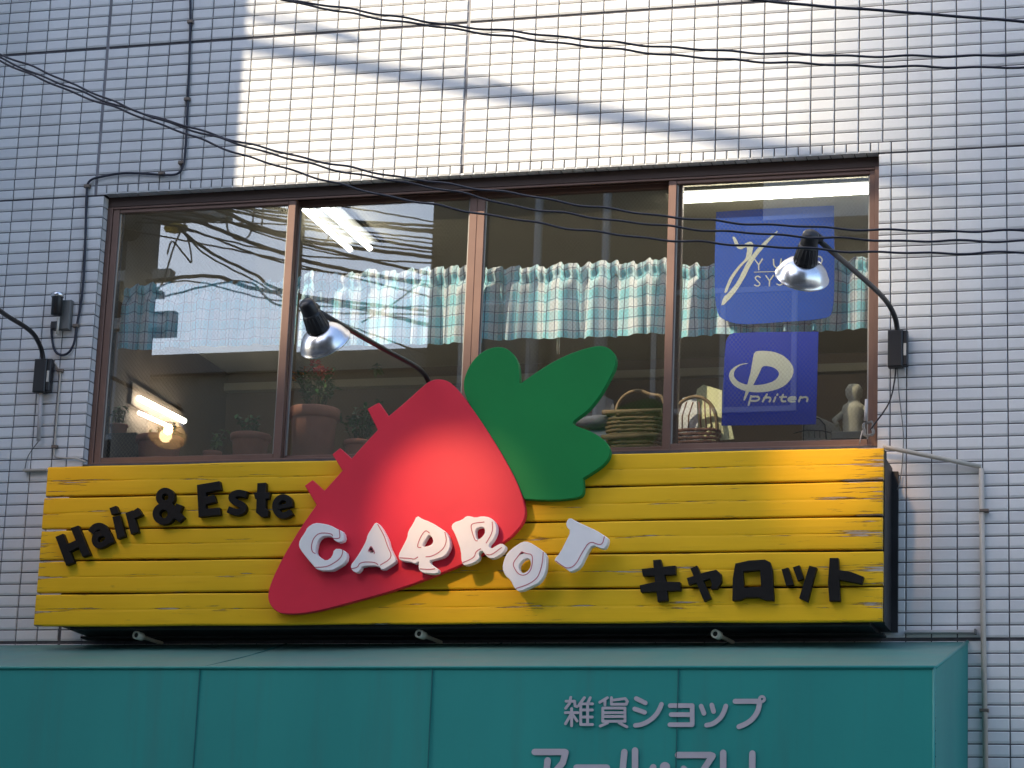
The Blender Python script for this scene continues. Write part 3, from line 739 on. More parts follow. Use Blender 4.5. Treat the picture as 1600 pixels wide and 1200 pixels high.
letter(610, 790, [(330, 122), (390, 165), (500, 205), (620, 275), (705, 340), (748, 450), (738, 540), (680, 632), (590, 664), (488, 684), (494, 722), (545, 760), (608, 800), (585, 854), (420, 844), (362, 812), (350, 770), (356, 692), (320, 724), (290, 722), (250, 700), (160, 694), (108, 674), (98, 615), (160, 500), (210, 400), (220, 320), (280, 230)], [[(485, 350), (542, 430), (512, 500), (385, 520), (430, 430)]],
       [[(680, 330), (705, 440), (660, 550), (520, 635), (440, 640)], [(112, 652), (250, 660), (300, 672), (345, 640)], [(365, 790), (480, 800), (560, 788)], [(385, 522), (330, 525), (370, 400), (440, 300), (490, 345)]], 'white letter R beside the A')
letter(610, 790, [(785, 212), (890, 180), (950, 128), (1000, 133), (1060, 150), (1150, 130), (1250, 148), (1312, 210), (1332, 310), (1290, 420), (1218, 500), (1260, 542), (1320, 500), (1390, 468), (1444, 510), (1420, 572), (1350, 632), (1270, 664), (1208, 642), (1170, 590), (1145, 560), (1100, 590), (1117, 662), (1050, 712), (930, 752), (888, 712), (880, 560), (840, 440), (800, 340), (758, 270)], [[(1062, 282), (1165, 257), (1187, 330), (1150, 390), (1085, 435), (1062, 370)]],
       [[(1175, 205), (1020, 220), (1003, 270), (1055, 440), (1090, 440)], [(1272, 200), (1280, 330), (1195, 470)], [(900, 715), (1050, 650), (1065, 575), (1130, 537)], [(1200, 610), (1260, 620), (1392, 522)]], 'white letter R beside the O')
letter(770, 790, [(370, 448), (450, 453), (560, 518), (668, 600), (672, 720), (652, 850), (580, 962), (500, 1002), (330, 1078), (268, 1030), (223, 930), (150, 870), (118, 780), (138, 680), (180, 590), (260, 520)], [[(400, 658), (462, 663), (482, 740), (440, 822), (370, 852), (323, 800), (328, 730)]],
       [[(360, 575), (420, 600), (495, 610), (495, 720), (470, 820), (400, 875), (320, 860), (260, 770), (255, 710), (310, 640), (358, 576)], [(630, 580), (620, 720), (580, 860), (530, 930), (430, 990), (290, 1035)]], 'white letter O tilted')
letter(770, 790, [(960, 148), (1050, 200), (1180, 260), (1290, 308), (1400, 378), (1447, 410), (1422, 510), (1370, 548), (1240, 482), (1160, 620), (1090, 772), (970, 833), (930, 802), (860, 752), (780, 702), (768, 670), (840, 590), (910, 450), (975, 320), (918, 260), (918, 200)], [],
       [[(1395, 385), (1375, 470), (1330, 495), (1210, 440), (1120, 580), (1030, 750), (930, 790), (850, 740), (785, 690)]], 'white letter T tilted')

# black letters on the planks
YB = -.330
def bletter(ox, oy, polys, lab, s=8.0):
    mb = MB()
    for k, q in enumerate(polys):
        lp = q if isinstance(q[0], list) else [q]
        mb.plate([px(l, YB - .0004 * k, ox, oy, s) for l in lp], YB - .0004 * k, .027, .0012)
    return mb.build('letter', M['blackletter'], sign, label=lab)
def sk(pts, wd, it=2): return stroke(chaikin(pts, it, False), wd, cap=False)
H = (70, 740); E2 = (260, 740)
bletter(*H, [[(130, 790), (225, 750), (365, 1110), (265, 1147)], [(320, 680), (415, 648), (565, 1010), (470, 1042)], [(255, 890), (400, 825), (435, 910), (290, 985)]], 'black letter H')
bletter(*H, [sk([(572, 735), (625, 660), (715, 655), (765, 735), (825, 870)], 88), sk([(775, 745), (650, 750), (610, 830), (655, 905), (745, 880), (800, 815)], 74)], 'black letter a')
bletter(*H, [[(805, 430), (890, 400), (925, 492), (832, 515)], [(842, 540), (932, 520), (1002, 780), (905, 817)]], 'black letter i')
bletter(*H, [[(1005, 490), (1095, 458), (1168, 730), (1075, 757)], [(1085, 475), (1160, 425), (1217, 512), (1178, 535), (1110, 562)]], 'black letter r')
def annul(cx_, cy_, r1, r2): return [ring(cx_, cy_, r1, 22), ring(cx_, cy_, r2, 16)]
bletter(*H, [annul(1503, 292, 118, 40), annul(1482, 502, 138, 52), sk([(1545, 395), (1620, 480), (1710, 580)], 92), sk([(1680, 385), (1650, 470), (1590, 550)], 84)], 'black ampersand')
bletter(*E2, [[(380, 140), (660, 93), (682, 200), (490, 237), (490, 287), (592, 265), (617, 355), (490, 387), (490, 437), (662, 425), (672, 515), (400, 542)]], 'black capital E')
bletter(*E2, [sk([(1000, 262), (900, 235), (805, 275), (830, 345), (950, 390), (955, 460), (880, 490), (765, 445)], 84)], 'black letter s')
bletter(*E2, [[(1135, 118), (1240, 113), (1237, 430), (1272, 465), (1266, 537), (1185, 542), (1118, 485)], [(1088, 235), (1292, 235), (1276, 312), (1108, 317)]], 'black letter t')
bletter(*E2, [sk([(1535, 395), (1530, 320), (1450, 285), (1375, 335), (1352, 420), (1395, 510), (1480, 528), (1560, 478)], 80), sk([(1370, 425), (1460, 408), (1570, 385)], 56)], 'black letter e')
K = (990, 860)
bletter(*K, [[(240, 120), (335, 112), (400, 380), (427, 625), (300, 642), (265, 380)], [(98, 230), (520, 188), (522, 300), (115, 322)], [(73, 435), (290, 388), (400, 390), (580, 395), (587, 500), (88, 522)]], 'black katakana character ki')
bletter(*K, [[(708, 225), (790, 188), (967, 600), (880, 637)], [(663, 345), (880, 275), (1030, 240), (1090, 290), (1097, 390), (1040, 482), (963, 482), (978, 420), (950, 355), (688, 432)]], 'black small katakana character ya')
bletter(*K, [[[(1233, 627), (1238, 350), (1270, 163), (1440, 125), (1640, 113), (1702, 145), (1732, 240), (1752, 627), (1640, 620), (1560, 587), (1400, 590), (1330, 622)], [(1365, 265), (1580, 245), (1592, 450), (1378, 467)]]], 'black katakana character ro')
bletter(1170, 860, [[(408, 235), (490, 213), (557, 425), (465, 442)], [(548, 210), (630, 183), (682, 350), (610, 377)], [(755, 188), (847, 215), (735, 642), (628, 595)]], 'black small katakana character tsu')
bletter(1170, 860, [[(1010, 93), (1117, 93), (1142, 632), (1005, 632), (988, 400)], [(1110, 240), (1280, 268), (1434, 328), (1412, 422), (1110, 362)]], 'black katakana character to')
# three drain stubs under the sign
for i, (u, v, lab) in enumerate(((212, 992, 'pale pipe stub under the sign left end'), (654, 990, 'pale pipe stub under the middle of sign'), (1117, 990, 'pale pipe stub under the sign right part'))):
    a = at(u, v, -.24); d = Vector((.16, .98, -.02)).normalized()
    s_ = thing('pipe_stub', lab, 'pipe', a, group='pipe stubs under the sign')
    MB().lathe(a, d, [(.010, .006), (.0115, 0), (.0175, .001), (.0175, .045), (.009, .05), (.008, .2)], 16).build('sleeve', M['oldwhite'], s_)
    MB().lathe(a, d, [(0, .006), (.0112, .005)], 16).build('bore', M['deepblack'], s_)

# ================================================================== teal awning
awn = thing('awning', 'teal vinyl box awning with pale Japanese lettering below the shop sign', 'awning', (0, -.46, 2.2))
AX0, AX1 = -4.6, 2.135; zb_, zf_, yf_ = 3.209, at(1000, 1043, -.915).z, -.915
def drape(P00, P10, P11, P01, nu, nv, amp, axis):
    vs_ = []
    for j in range(nv + 1):
        for i in range(nu + 1):
            u, v = i / nu, j / nv
            q = (Vector(P00) * (1 - u) + Vector(P10) * u) * (1 - v) + (Vector(P01) * (1 - u) + Vector(P11) * u) * v
            e = math.sin(math.pi * v) * amp * (math.sin(u * 34) * .5 + math.sin(u * 13 + 1) * .8)
            q = q + Vector(axis) * e; vs_.append(q)
    return vs_, [(j * (nu + 1) + i, j * (nu + 1) + i + 1, (j + 1) * (nu + 1) + i + 1, (j + 1) * (nu + 1) + i) for j in range(nv) for i in range(nu)]
v_, f_ = drape((AX0, yf_, 2.05), (AX1 - .008, yf_, 2.05), (AX1 - .008, yf_, zf_), (AX0, yf_, zf_), 80, 10, .0022, (0, -1, 0)); MB().add(v_, f_, True).build('front_panel', M['teal'], awn)
v_, f_ = drape((AX0, yf_ + .004, zf_ + .004), (AX1 - .008, yf_ + .004, zf_ + .004), (AX1 - .004, -.004, zb_), (AX0, -.004, zb_), 80, 8, -.006, (0, 0, 1)); MB().add(v_, f_, True).build('top_panel', M['teal'], awn)
v_, f_ = drape((AX1, yf_ + .008, 2.05), (AX1, -.004, 2.05), (AX1 + .012, -.004, zb_), (AX1, yf_ + .008, zf_), 10, 10, .003, (1, 0, 0)); MB().add(v_, f_, True).build('side_panel', M['teal'], awn)
mb = MB(); mb.tube([(AX0, yf_, zf_), (AX1 - .006, yf_, zf_), (AX1 - .001, yf_ + .006, zf_ + .001), (AX1 + .010, -.006, zb_)], .007, 10); mb.tube([(AX1 - .005, yf_ + .002, 2.05), (AX1 - .005, yf_ + .002, zf_)], .006, 10)
mb.build('edge_piping', M['teal'], awn)
for u in (307, 672, 1058):
    a = at(u, 1120, yf_ - .004); b = at(u + 112, 1008, -.02)
    mb = MB(); mb.box((a.x - .0018, yf_ - .0045, 2.05), (a.x + .0018, yf_ - .001, zf_ - .004)); mb.tube([(a.x, yf_ + .012, zf_ + .003), (a.x, -.4, zf_ + (zb_ - zf_) * .56 - .004), (a.x, -.02, zb_ - .001)], .0028, 5)
    mb.build('seam', M['tealdark'], awn)
YA = yf_ - .0045
def aletter(ox, oy, s, strokes, wd, lab, closed=()):
    mb = MB()
    for k, q in enumerate(strokes):
        wq = wd
        if isinstance(q, tuple): q, wq = q
        if len(q) > 3: q = chaikin(q, 2, False)
        mb.plate([px(stroke(q, wq), YA - .0003 * k, ox, oy, s)], YA - .0003 * k, .0012)
    for k, (cx_, cy_, r1, r2) in enumerate(closed):
        n_ = YA - .0003 * (k + len(strokes)); lp = [px(ring(cx_, cy_, r1), n_, ox, oy, s)]
        if r2: lp.append(px(ring(cx_, cy_, r2), n_, ox, oy, s))
        mb.plate(lp, n_, .0012)
    return mb.build('letter', M['greyletter'], awn, label=lab)
Z = (870, 1080, 9.412)
aletter(*Z, [[(205, 90), (185, 180), (130, 252)], [(135, 147), (262, 147)], [(262, 147), (268, 215), (300, 228)], [(125, 315), (308, 315)], [(217, 255), (217, 508)], [(205, 345), (128, 478)], [(232, 345), (298, 438)], [(405, 95), (318, 215)], [(352, 175), (352, 492)], [(492, 95), (458, 165)], [(352, 186), (525, 186)], [(352, 276), (522, 276)], [(352, 380), (520, 380)], [(352, 490), (525, 490)], [(452, 190), (452, 488)]], 40, 'pale kanji zatsu')
aletter(*Z, [[(745, 95), (632, 162)], [(708, 135), (708, 203)], [(803, 95), (803, 180)], [(803, 192), (1020, 192)], [(1022, 190), (1036, 150), (1010, 110)], [(1005, 108), (815, 132)], [(676, 248), (1002, 248)], [(676, 250), (676, 445)], [(1002, 250), (1002, 445)], [(680, 316), (1000, 316)], [(680, 372), (1000, 372)], [(676, 442), (1002, 442)], [(745, 468), (638, 512)], [(915, 465), (1030, 525)]], 40, 'pale kanji ka')
aletter(*Z, [[(1168, 107), (1302, 172)], [(1145, 260), (1290, 310)], [(1155, 503), (1250, 492), (1390, 420), (1490, 310), (1540, 190)]], 66, 'pale katakana shi')
Q = (1030, 1080, 8.889)
aletter(*Q, [[(152, 200), (458, 200)], [(458, 202), (458, 463)], [(148, 465), (456, 465)], [(165, 325), (456, 325)]], 64, 'pale small katakana yo')
aletter(*Q, [[(582, 207), (622, 308)], [(730, 192), (754, 282)], [(658, 472), (740, 458), (840, 385), (895, 300), (925, 205)]], 64, 'pale small katakana tsu')
aletter(*Q, [[(1055, 140), (1385, 140)], [(1395, 150), (1375, 270), (1310, 375), (1215, 450), (1108, 493)]], 70, 'pale katakana pu', closed=((1427, 110), ) and ((1427, 108, 54, 16),))
A2 = (820, 1150, 4.21)
aletter(*A2, [[(65, 105), (262, 105)], [(268, 108), (250, 175), (195, 240)], [(150, 160), (140, 260), (80, 370)]], 42, 'pale katakana a cut by the frame')
aletter(*A2, [[(340, 208), (540, 208)]], 42, 'pale long vowel bar')
aletter(*A2, [[(655, 105), (642, 240), (590, 370)], [(725, 95), (725, 355), (800, 300), (845, 205)]], 42, 'pale katakana ru')
aletter(*A2, [], 42, 'pale middle dot', closed=((922, 205, 34, 0),))
aletter(*A2, [[(1008, 125), (1222, 125)], [(1235, 130), (1170, 230), (1100, 300)], [(1045, 215), (1150, 340)]], 42, 'pale katakana ma')
aletter(*A2, [[(1305, 110), (1305, 270)], [(1497, 115), (1495, 260), (1400, 375)]], 42, 'pale katakana ri')

# ================================================================== gooseneck sign lamps
def lamp(label, box_at, run, head_top, axis, spot_at, wb=True, power=26, cone=80):
    base = Vector(box_at)
    L = thing('sign_lamp', label, 'lamp', base, group='gooseneck lamps over the sign')
    pts = [Vector(p) for p in run]
    sm = [Vector(q) for q in chaikin([tuple(p) for p in pts], 3, False)]
    MB().tube(sm, .0105, 12).build('arm', M['socket'], L)
    if wb:
        b_ = MB(); b_.box((base.x - .033, -.052, base.z - .075), (base.x + .026, -.012, base.z + .075), .004); b_.box((base.x + .0265, -.046, base.z - .07), (base.x + .045, -.012, base.z + .075), .003); b_.build('junction_box', M['socket'], L)
        MB().box((base.x + .030, -.0485, base.z - .03), (base.x + .0405, -.0462, base.z + .02)).build('rating_label', M['oldwhite'], L)
    else:
        MB().tube([(pts[0].x, pts[0].y, 3.93), pts[0]], .012, 10).build('post', M['socket'], L)
    e = Vector(head_top); ax = Vector(axis).normalized()
    k_ = MB(); k_.lathe(e - ax * .012, ax, [(0, 0), (.022, .002), (.030, .012), (.033, .05), (.033, .056)], 20); k_.lathe(e + Vector((.012, .02, .0)), (sm[-1] - e).normalized() if (sm[-1] - e).length > .01 else (0, 1, 0), [(0, -.01), (.017, -.01), (.017, .03), (0, .03)], 12); k_.build('swivel', M['socket'], L)
    hd = MB(); pr = [(.034, .046)]; n = 26
    hd.lathe(e, ax, [(0, .040), (.033, .041), (.036, .055), (.041, .09), (.044, .116), (.030, .117)], 30)
    a_ = ax.orthogonal().normalized(); c_ = ax.cross(a_)
    for q in range(18):     # cooling ribs
        t = 2 * math.pi * q / 18; d = a_ * math.cos(t) + c_ * math.sin(t)
        hd.tube([e + ax * .052 + d * .0355, e + ax * .114 + d * .0435], .0022, 5)
    hd.build('lamp_holder', M['socket'], L)
    sh = MB().lathe(e, ax, [(.036, .1175), (.052, .121), (.070, .132), (.085, .149), (.094, .167), (.099, .178), (.1005, .179), (.1005, .183), (.098, .183)], 40)
    sho = sh.build('shade', M['alu'], L)
    MB().lathe(e, ax, [(.098, .1828), (.092, .168), (.082, .151), (.067, .135), (.049, .124), (.030, .121)], 40).build('reflector', M['aluin'], sho)
    MB().lathe(e, ax, [(0, .122), (.012, .123), (.016, .136), (.022, .152), (.021, .166), (.012, .176), (0, .179)], 20).build('bulb', M['bulb'], L)
    ld = bpy.data.lights.new('lamp_light', 'SPOT'); ld.energy = power; ld.color = (1.0, .60, .30); ld.spot_size = math.radians(cone); ld.spot_blend = 1.0; ld.shadow_soft_size = .03
    lo = bpy.data.objects.new('lamp_light', ld); COL.objects.link(lo); lo.parent = L
    lp = e + ax * .20; lo.location = lp - base; lo.rotation_euler = (lp - Vector(spot_at)).to_track_quat('Z', 'Y').to_euler()
    return L
YE = -1.12
def run_right():
    return [at(1403, 530, -.035), at(1402, 512, -.04), at(1398, 492, -.07), at(1383, 466, -.17), at(1340, 427, -.58), at(1281, 377, YE)]
bx = at(1401, 546, -.03)
e = at(1267, 366, YE - .03)
lamp('black gooseneck lamp with silver shade right of the window, lit', bx, run_right(), e, (-.29, .68, -.68), at(1296, 708, -.30), power=12, cone=40)
e2 = at(479, 474, -1.42); r2 = [at(676, 640, -.25), at(674, 612, -.25), at(668, 590, -.27), at(654, 574, -.36), at(600, 546, -.68), at(489, 482, -1.39)]
lamp('black gooseneck lamp with silver shade behind the carrot top, lit', Vector((at(676, 640, -.25).x, -.25, 3.93)), r2, e2, (.18, .74, -.65), at(705, 800, -.35), wb=False, power=15, cone=46)
m3 = at(263, 672, 1.10); b3 = Vector((m3.x, .15 - m3.y, m3.z))         # where the lit bulb mirrored in the left pane hangs
bx3 = at(66, 588, -.03); ax3 = Vector((.0, .6, -.8)).normalized(); e3 = b3 - ax3 * .155
r3 = [at(68, 571, -.035), at(67, 555, -.04), at(63, 540, -.07), at(50, 516, -.17), at(0, 488, -.45), e3 + Vector((.01, .03, .0))]
lamp('black gooseneck lamp on the tiles left of window, its arm leaving the frame', bx3, r3, e3, ax3, at(120, 850, -.30), power=3.0)

# ================================================================== cables, pipes and fittings on the wall
def pipe(name, label, cat, pts, r, m, smooth=True, clips=(), clipm=None):
    t = thing(name, label, cat, pts[0])
    q = [Vector(p) for p in pts]
    if smooth: q = [Vector(v) for v in chaikin([tuple(p) for p in q], 3, False)]
    MB().tube(q, r, 10).build('run', m, t)
    for c in clips:
        c = Vector(c); MB().box((c.x - .012, c.y - r - .004, c.z - .007), (c.x + .014, .0, c.z + .007), .002).build('clip', clipm or M['brass'], t)
    return t
W = -.012
pipe('wall_cable', 'dark cable running down the tiles left of the window to the sensor', 'cable', [at(x, y, W) for x, y in ((297, -12), (298, 30), (294, 150), (290, 235), (287, 258), (280, 272), (262, 274), (225, 271), (190, 270), (158, 276), (139, 281), (135, 296), (133, 400), (128, 470), (119, 512), (117, 535), (108, 552), (95, 556), (84, 548), (80, 520), (81, 505))], .0055, M['navycable'],
     clips=[at(297, 34, W), at(292, 155, W), at(283, 254, W), at(252, 271, W), at(136, 291, W), at(118, 509, W)])
t = thing('sensor_light', 'small black and silver sensor unit on tiles beside left lamp', 'sensor', at(95, 500, 0))
a = at(90, 462, -.06); mb = MB().lathe(a, (0.0, .02, -1), [(0, -.012), (.026, -.012), (.029, -.006), (.029, .006), (.027, .008)], 20).build('cap', M['alu'], t)
MB().lathe(a, (0, .02, -1), [(.024, .007), (.024, .085), (.021, .088), (.012, .09), (0, .09)], 20).build('housing', M['socket'], t)
c = at(103, 495, -.02); MB().box((c.x - .026, -.032, c.z - .06), (c.x + .024, -.004, c.z + .075), .004).build('back_box', M['greybox'], t)
c = at(91, 503, -.05); MB().tube([(c.x, -.05, c.z + .02), (c.x, -.05, c.z - .055)], .006, 8).build('cable_tail', M['oldwhite'], t)
c = at(86, 510, -.05); MB().box((c.x - .018, -.06, c.z - .012), (c.x + .010, -.02, c.z + .022), .003).build('gland', M['socket'], t)
pipe('conduit', 'short pale pipe hanging under the left lamp box', 'pipe', [at(64, 609, -.025), at(62, 650, -.025), at(60, 689, -.025)], .009, M['greypipe'], False)
pipe('thin_conduit', 'thin tan conduit running down the tiles beside the left lamp', 'pipe', [at(82, 562, -.01), at(95, 579, -.01), at(93, 600, -.01), at(88, 660, -.01), at(85, 700, -.01), at(84, 714, -.01), at(100, 716, -.012), at(120, 716, -.012), at(134, 722, -.012)], .0045, M['tanpipe'], clips=[at(94, 579, -.01), at(85, 698, -.01)])
pipe('thin_wire', 'thin dark wire curving down the tiles above the sign left end', 'cable', [at(60, 690, -.02), at(52, 700, -.008), at(42, 715, -.008), at(39, 732, -.008)], .0022, M['greybox'])
t = thing('ledge', 'thin tan strip on the tiles at the sign top left corner', 'strip', at(55, 733, 0)); a, b = at(37, 735, -.02), at(74, 735, -.02); MB().box((a.x, -.03, a.z - .005), (b.x, -.001, a.z + .005), .002).build('strip', M['tanpipe'], t)
pipe('drain_pipe', 'beige pipe sloping from the sign then running down the tiles at right', 'pipe', [at(1379, 698, -.06), at(1400, 702, -.05), at(1460, 714, -.035), at(1533, 729.5, -.014)], .0095, M['tanpipe'], False)
dp = bpy.data.objects[-1] if False else None
t = thing('down_pipe', 'beige vertical pipe on the tiles at the right edge', 'pipe', at(1533, 735, 0)); MB().tube([at(1533.5, 732, -.014), at(1536, 960, -.014), at(1541, 1260, -.014)], .0105, 12).build('run', M['tanpipe'], t)
c = at(1536, 798, -.014); MB().box((c.x - .013, -.027, c.z - .006), (c.x + .022, -.001, c.z + .006), .002).build('clip', M['brass'], t); c = at(1536, 1110, -.014); MB().box((c.x - .013, -.027, c.z - .006), (c.x + .022, -.001, c.z + .006), .002).build('clip', M['brass'], t)
t = thing('channel_bar', 'short pale metal channel on the tiles above the awning right end', 'channel', at(1470, 987, 0)); a, b = at(1414, 987, -.02), at(1524, 987, -.02); MB().box((a.x, -.028, a.z - .006), (b.x, -.001, a.z + .006), .002).build('channel', M['greypipe'], t); MB().box((b.x - .004, -.032, b.z - .010), (b.x + .004, -.0005, b.z + .010)).build('end_cap', M['greybox'], t)
pipe('lamp_cable', 'dark cable hanging from the right lamp box to the window corner', 'cable', [at(1400, 566, -.02), at(1399, 590, -.03), at(1392, 625, -.03), at(1380, 645, -.03), at(1368, 660, -.03), at(1360, 672, -.03)], .0032, M['cable'])
pipe('thin_lamp_wire', 'thin grey wire hanging from the right lamp box past sign corner', 'cable', [at(1402, 568, -.02), at(1404, 610, -.015), at(1409, 650, -.012), at(1412, 680, -.012), at(1411, 710, -.012), at(1408, 745, -.02), at(1402, 765, -.03)], .0022, M['greybox'])
pts = []
for k in range(90):
    q = k / 90 * 2 * math.pi * 3.3; r_ = 9 + 2 * math.sin(k * .9); pts.append(at(1357 + r_ * .85 * math.cos(q) + math.sin(k * .37) * 1.5, 670 + r_ * 1.25 * math.sin(q), -.03 - .015 * math.sin(k * .23)))
t = thing('cable_coil', 'tangled coil of grey cable at the window lower right corner', 'cable', at(1357, 682, -.03)); MB().tube(pts, .0026, 6).build('coil', M['greybox'], t)
MB().tube([at(1354, 624, -.02), at(1353, 645, -.02), at(1352, 658, -.02)], .0065, 8).build('sleeve', M['greypipe'], t); MB().tube([at(1348, 672, -.03), at(1345, 682, -.03), at(1343, 693, -.03)], .0028, 6).build('tail', M['greypipe'], t)

# overhead wires between the camera and the facade
YW = -3.0
def wire(label, pts, r=.0034, Y=YW, wob=.0020):
    return cable(label, [at(x, y, Y) for x, y in pts], r, m=M['navycable'], group='twisted wires crossing in front', name='overhead_wire', wob=wob, n=34)
wire('topmost of three twisted wires crossing the window from upper left', [(-60, 62), (0, 84), (100, 125), (200, 168), (300, 200), (400, 228), (500, 252), (600, 272), (700, 288), (800, 302), (900, 319), (1000, 333), (1100, 344), (1200, 351), (1400, 360), (1680, 361)])
wire('middle of three twisted wires crossing the window from upper left', [(-60, 66), (0, 91), (100, 133), (200, 170), (300, 203), (400, 233), (500, 260), (600, 280), (700, 297), (800, 321), (900, 336), (1000, 349), (1100, 359), (1200, 366), (1400, 376), (1680, 376)])
wire('lowest of three twisted wires crossing the window from upper left', [(-60, 64), (0, 94), (60, 122), (140, 154), (240, 190), (330, 224), (400, 249), (480, 273), (560, 296), (640, 313), (720, 328), (800, 342), (900, 358), (1000, 371), (1100, 379), (1200, 385), (1400, 395), (1680, 394)])
wire('upper of two twisted wires crossing the bright tiles above the window', [(380, -16), (450, 0), (520, 10), (620, 26), (700, 39), (800, 49), (900, 60), (1000, 70), (1120, 79), (1250, 85), (1400, 88), (1680, 85)], Y=-3.4)
wire('lower of two twisted wires crossing the bright tiles above the window', [(390, -16), (455, 2), (520, 16), (620, 33), (700, 44), (800, 58), (900, 70), (1000, 81), (1120, 92), (1250, 99), (1400, 104), (1680, 106)], Y=-3.4)
wire('single straight wire crossing the top right corner of the view', [(1060, -14), (1180, 0), (1300, 11), (1400, 18), (1500, 26), (1680, 40)], Y=-3.7, wob=.0004, r=.004)
# ================================================================== things inside the room
def tube_light(label, p, q, r=.016, body=None, group='lit fluorescent tubes', ends=True):
    t = thing('tube_light', label, 'light', p, group=group); p, q = Vector(p), Vector(q); d = (q - p).normalized()
    MB().tube([p, q], r, 12).build('tube', M['tubelight'], t)
    for a, s in ((p, 1), (q, -1)) if ends else (): MB().tube([a - d * s * .028, a - d * s * .001], r * 1.15, 10).build('socket', M['fixture'], t)
    if body:
        mb = MB(); c0, c1 = body; mb.box(c0, c1); mb.build('fixture_body', M['fixgrey'], t)
    return t
# pair running into the room behind the second pane, on the ceiling
za = 5.38
tube_light('left tube of the lit ceiling pair behind the second pane', (-1.016, .62, za), (-1.016, 1.42, za), .0125)
tube_light('right tube of the lit ceiling pair behind the second pane', (-.912, .62, za), (-.912, 1.42, za), .0125, body=((-1.06, .58, 5.404), (-.86, 1.46, 5.4195)))
tube_light('long lit tube across the top of the right pane', (.735, .90, za), (1.93, .90, za), .023, body=((.70, .87, 5.404), (1.97, .93, 5.4195)))
tube_light('lit ceiling tube deep in the room at right', (1.2, 2.4, za), (2.4, 2.4, za), .016)
# light on the left room wall
XL = RX0 + .05
tube_light('upper lit tube on the left room wall, low in the left pane', atX(217, 622, XL), atX(288, 658, XL), .015, ends=False)
tube_light('lower lit tube on the left room wall, low in the left pane', atX(217, 645, XL), atX(266, 667, XL), .010, ends=False)
c = atX(250, 640, RX0 + .02); t = thing('wall_light_board', 'grey board behind the lit tubes on the left room wall', 'light fixture', c)
MB().box((RX0 + .001, atX(216, 640, XL).y - .03, c.z - .06), (RX0 + .02, atX(292, 660, XL).y + .04, c.z + .06)).build('board', M['inwall'], t)

# gathered plaid valances, one behind each pane
def valance(label, x0, x1, z0, z1, Y, seed, drop=0.0):
    r_ = random.Random(seed); W_ = x1 - x0; nu, nv = int(W_ * 330), 26; mb = MB(); mb.uv = []; vs_ = []
    ph = [r_.uniform(0, 6.28) for _ in range(8)]; full = 1.35; rod = .84
    def fold(x, f, k):       # irregular folds: the phase wanders along the cloth
        return math.sin(2 * math.pi * f * x + 2.1 * math.sin(x * 5.3 + ph[k]) + 1.2 * math.sin(x * 13.1 + ph[(k + 3) % 8]))
    for j in range(nv + 1):
        v = j / nv; g1 = math.exp(-((v - rod) / .085) ** 2)
        for i in range(nu + 1):
            u = i / nu; x_ = u * W_ + seed * 3.1
            big, med, fine_ = fold(x_, 6.5, 0), fold(x_, 14, 1), fold(x_, 27, 2)
            if v < rod: y = Y + (1 - g1 * .8) * (.034 * big + .011 * med) * (.55 + .45 * (1 - v / rod)) + .0045 * fine_ * (.35 + .65 * g1) - .010 * (1 - g1)
            else: y = Y + .013 * med * (v - rod) / (1 - rod) + .005 * fine_ - .010 * math.sin(math.pi * (v - rod) / (1 - rod))
            top = z1 + .011 * med + .005 * fine_ + .007 * fold(x_, 4, 4)
            z = z0 + (top - z0) * v - drop * u + (1 - v) * (.007 * big + .004 * fold(x_, 2, 5))
            x = x0 + W_ * u + (.010 * math.cos(2 * math.pi * 6.5 * x_ + ph[6]) * (1 - v) if 0 < i < nu else 0)
            vs_.append((x, y, z)); mb.uv.append((u * W_ * full + .016 * big * (1 - v) + seed * .37, v * (z1 - z0) * 1.02))
    mb.add(vs_, [(j * (nu + 1) + i, j * (nu + 1) + i + 1, (j + 1) * (nu + 1) + i + 1, (j + 1) * (nu + 1) + i) for j in range(nv) for i in range(nu)], True)
    t = thing('valance_curtain', label, 'curtain', ((x0 + x1) / 2, Y, z0), group='plaid valances behind the window panes')
    mb.build('cloth', M['plaid'], t)
    zr_ = z0 + (z1 - z0) * rod; MB().tube([(x0 - .01, Y + .012, zr_), (x1 + .01, Y + .012, zr_)], .004, 8).build('rod', M['oldwhite'], t)
YV = .215
valance('teal plaid valance curtain behind the left pane under mirrored sky', -1.63, -.79, 4.565, 4.865, YV, 1)
valance('teal plaid valance curtain behind the second pane', -.77, .05, 4.545, 4.885, YV, 2)
valance('teal plaid valance curtain behind the third pane', .06, .91, 4.55, 4.878, YV, 3)
valance('teal plaid valance curtain behind the right pane, beside the blue banner', .93, 1.745, 4.535, 4.85, YV, 4)
t = thing('curtain_cord', 'pair of white cords hanging below the third valance', 'cord', at(873, 555, .2))
for dx in (-1.6, 1.6): MB().tube([at(873 + dx, 505, .2), at(872 + dx, 553, .2)], .0028, 6).build('cord', M['oldwhite'], t)

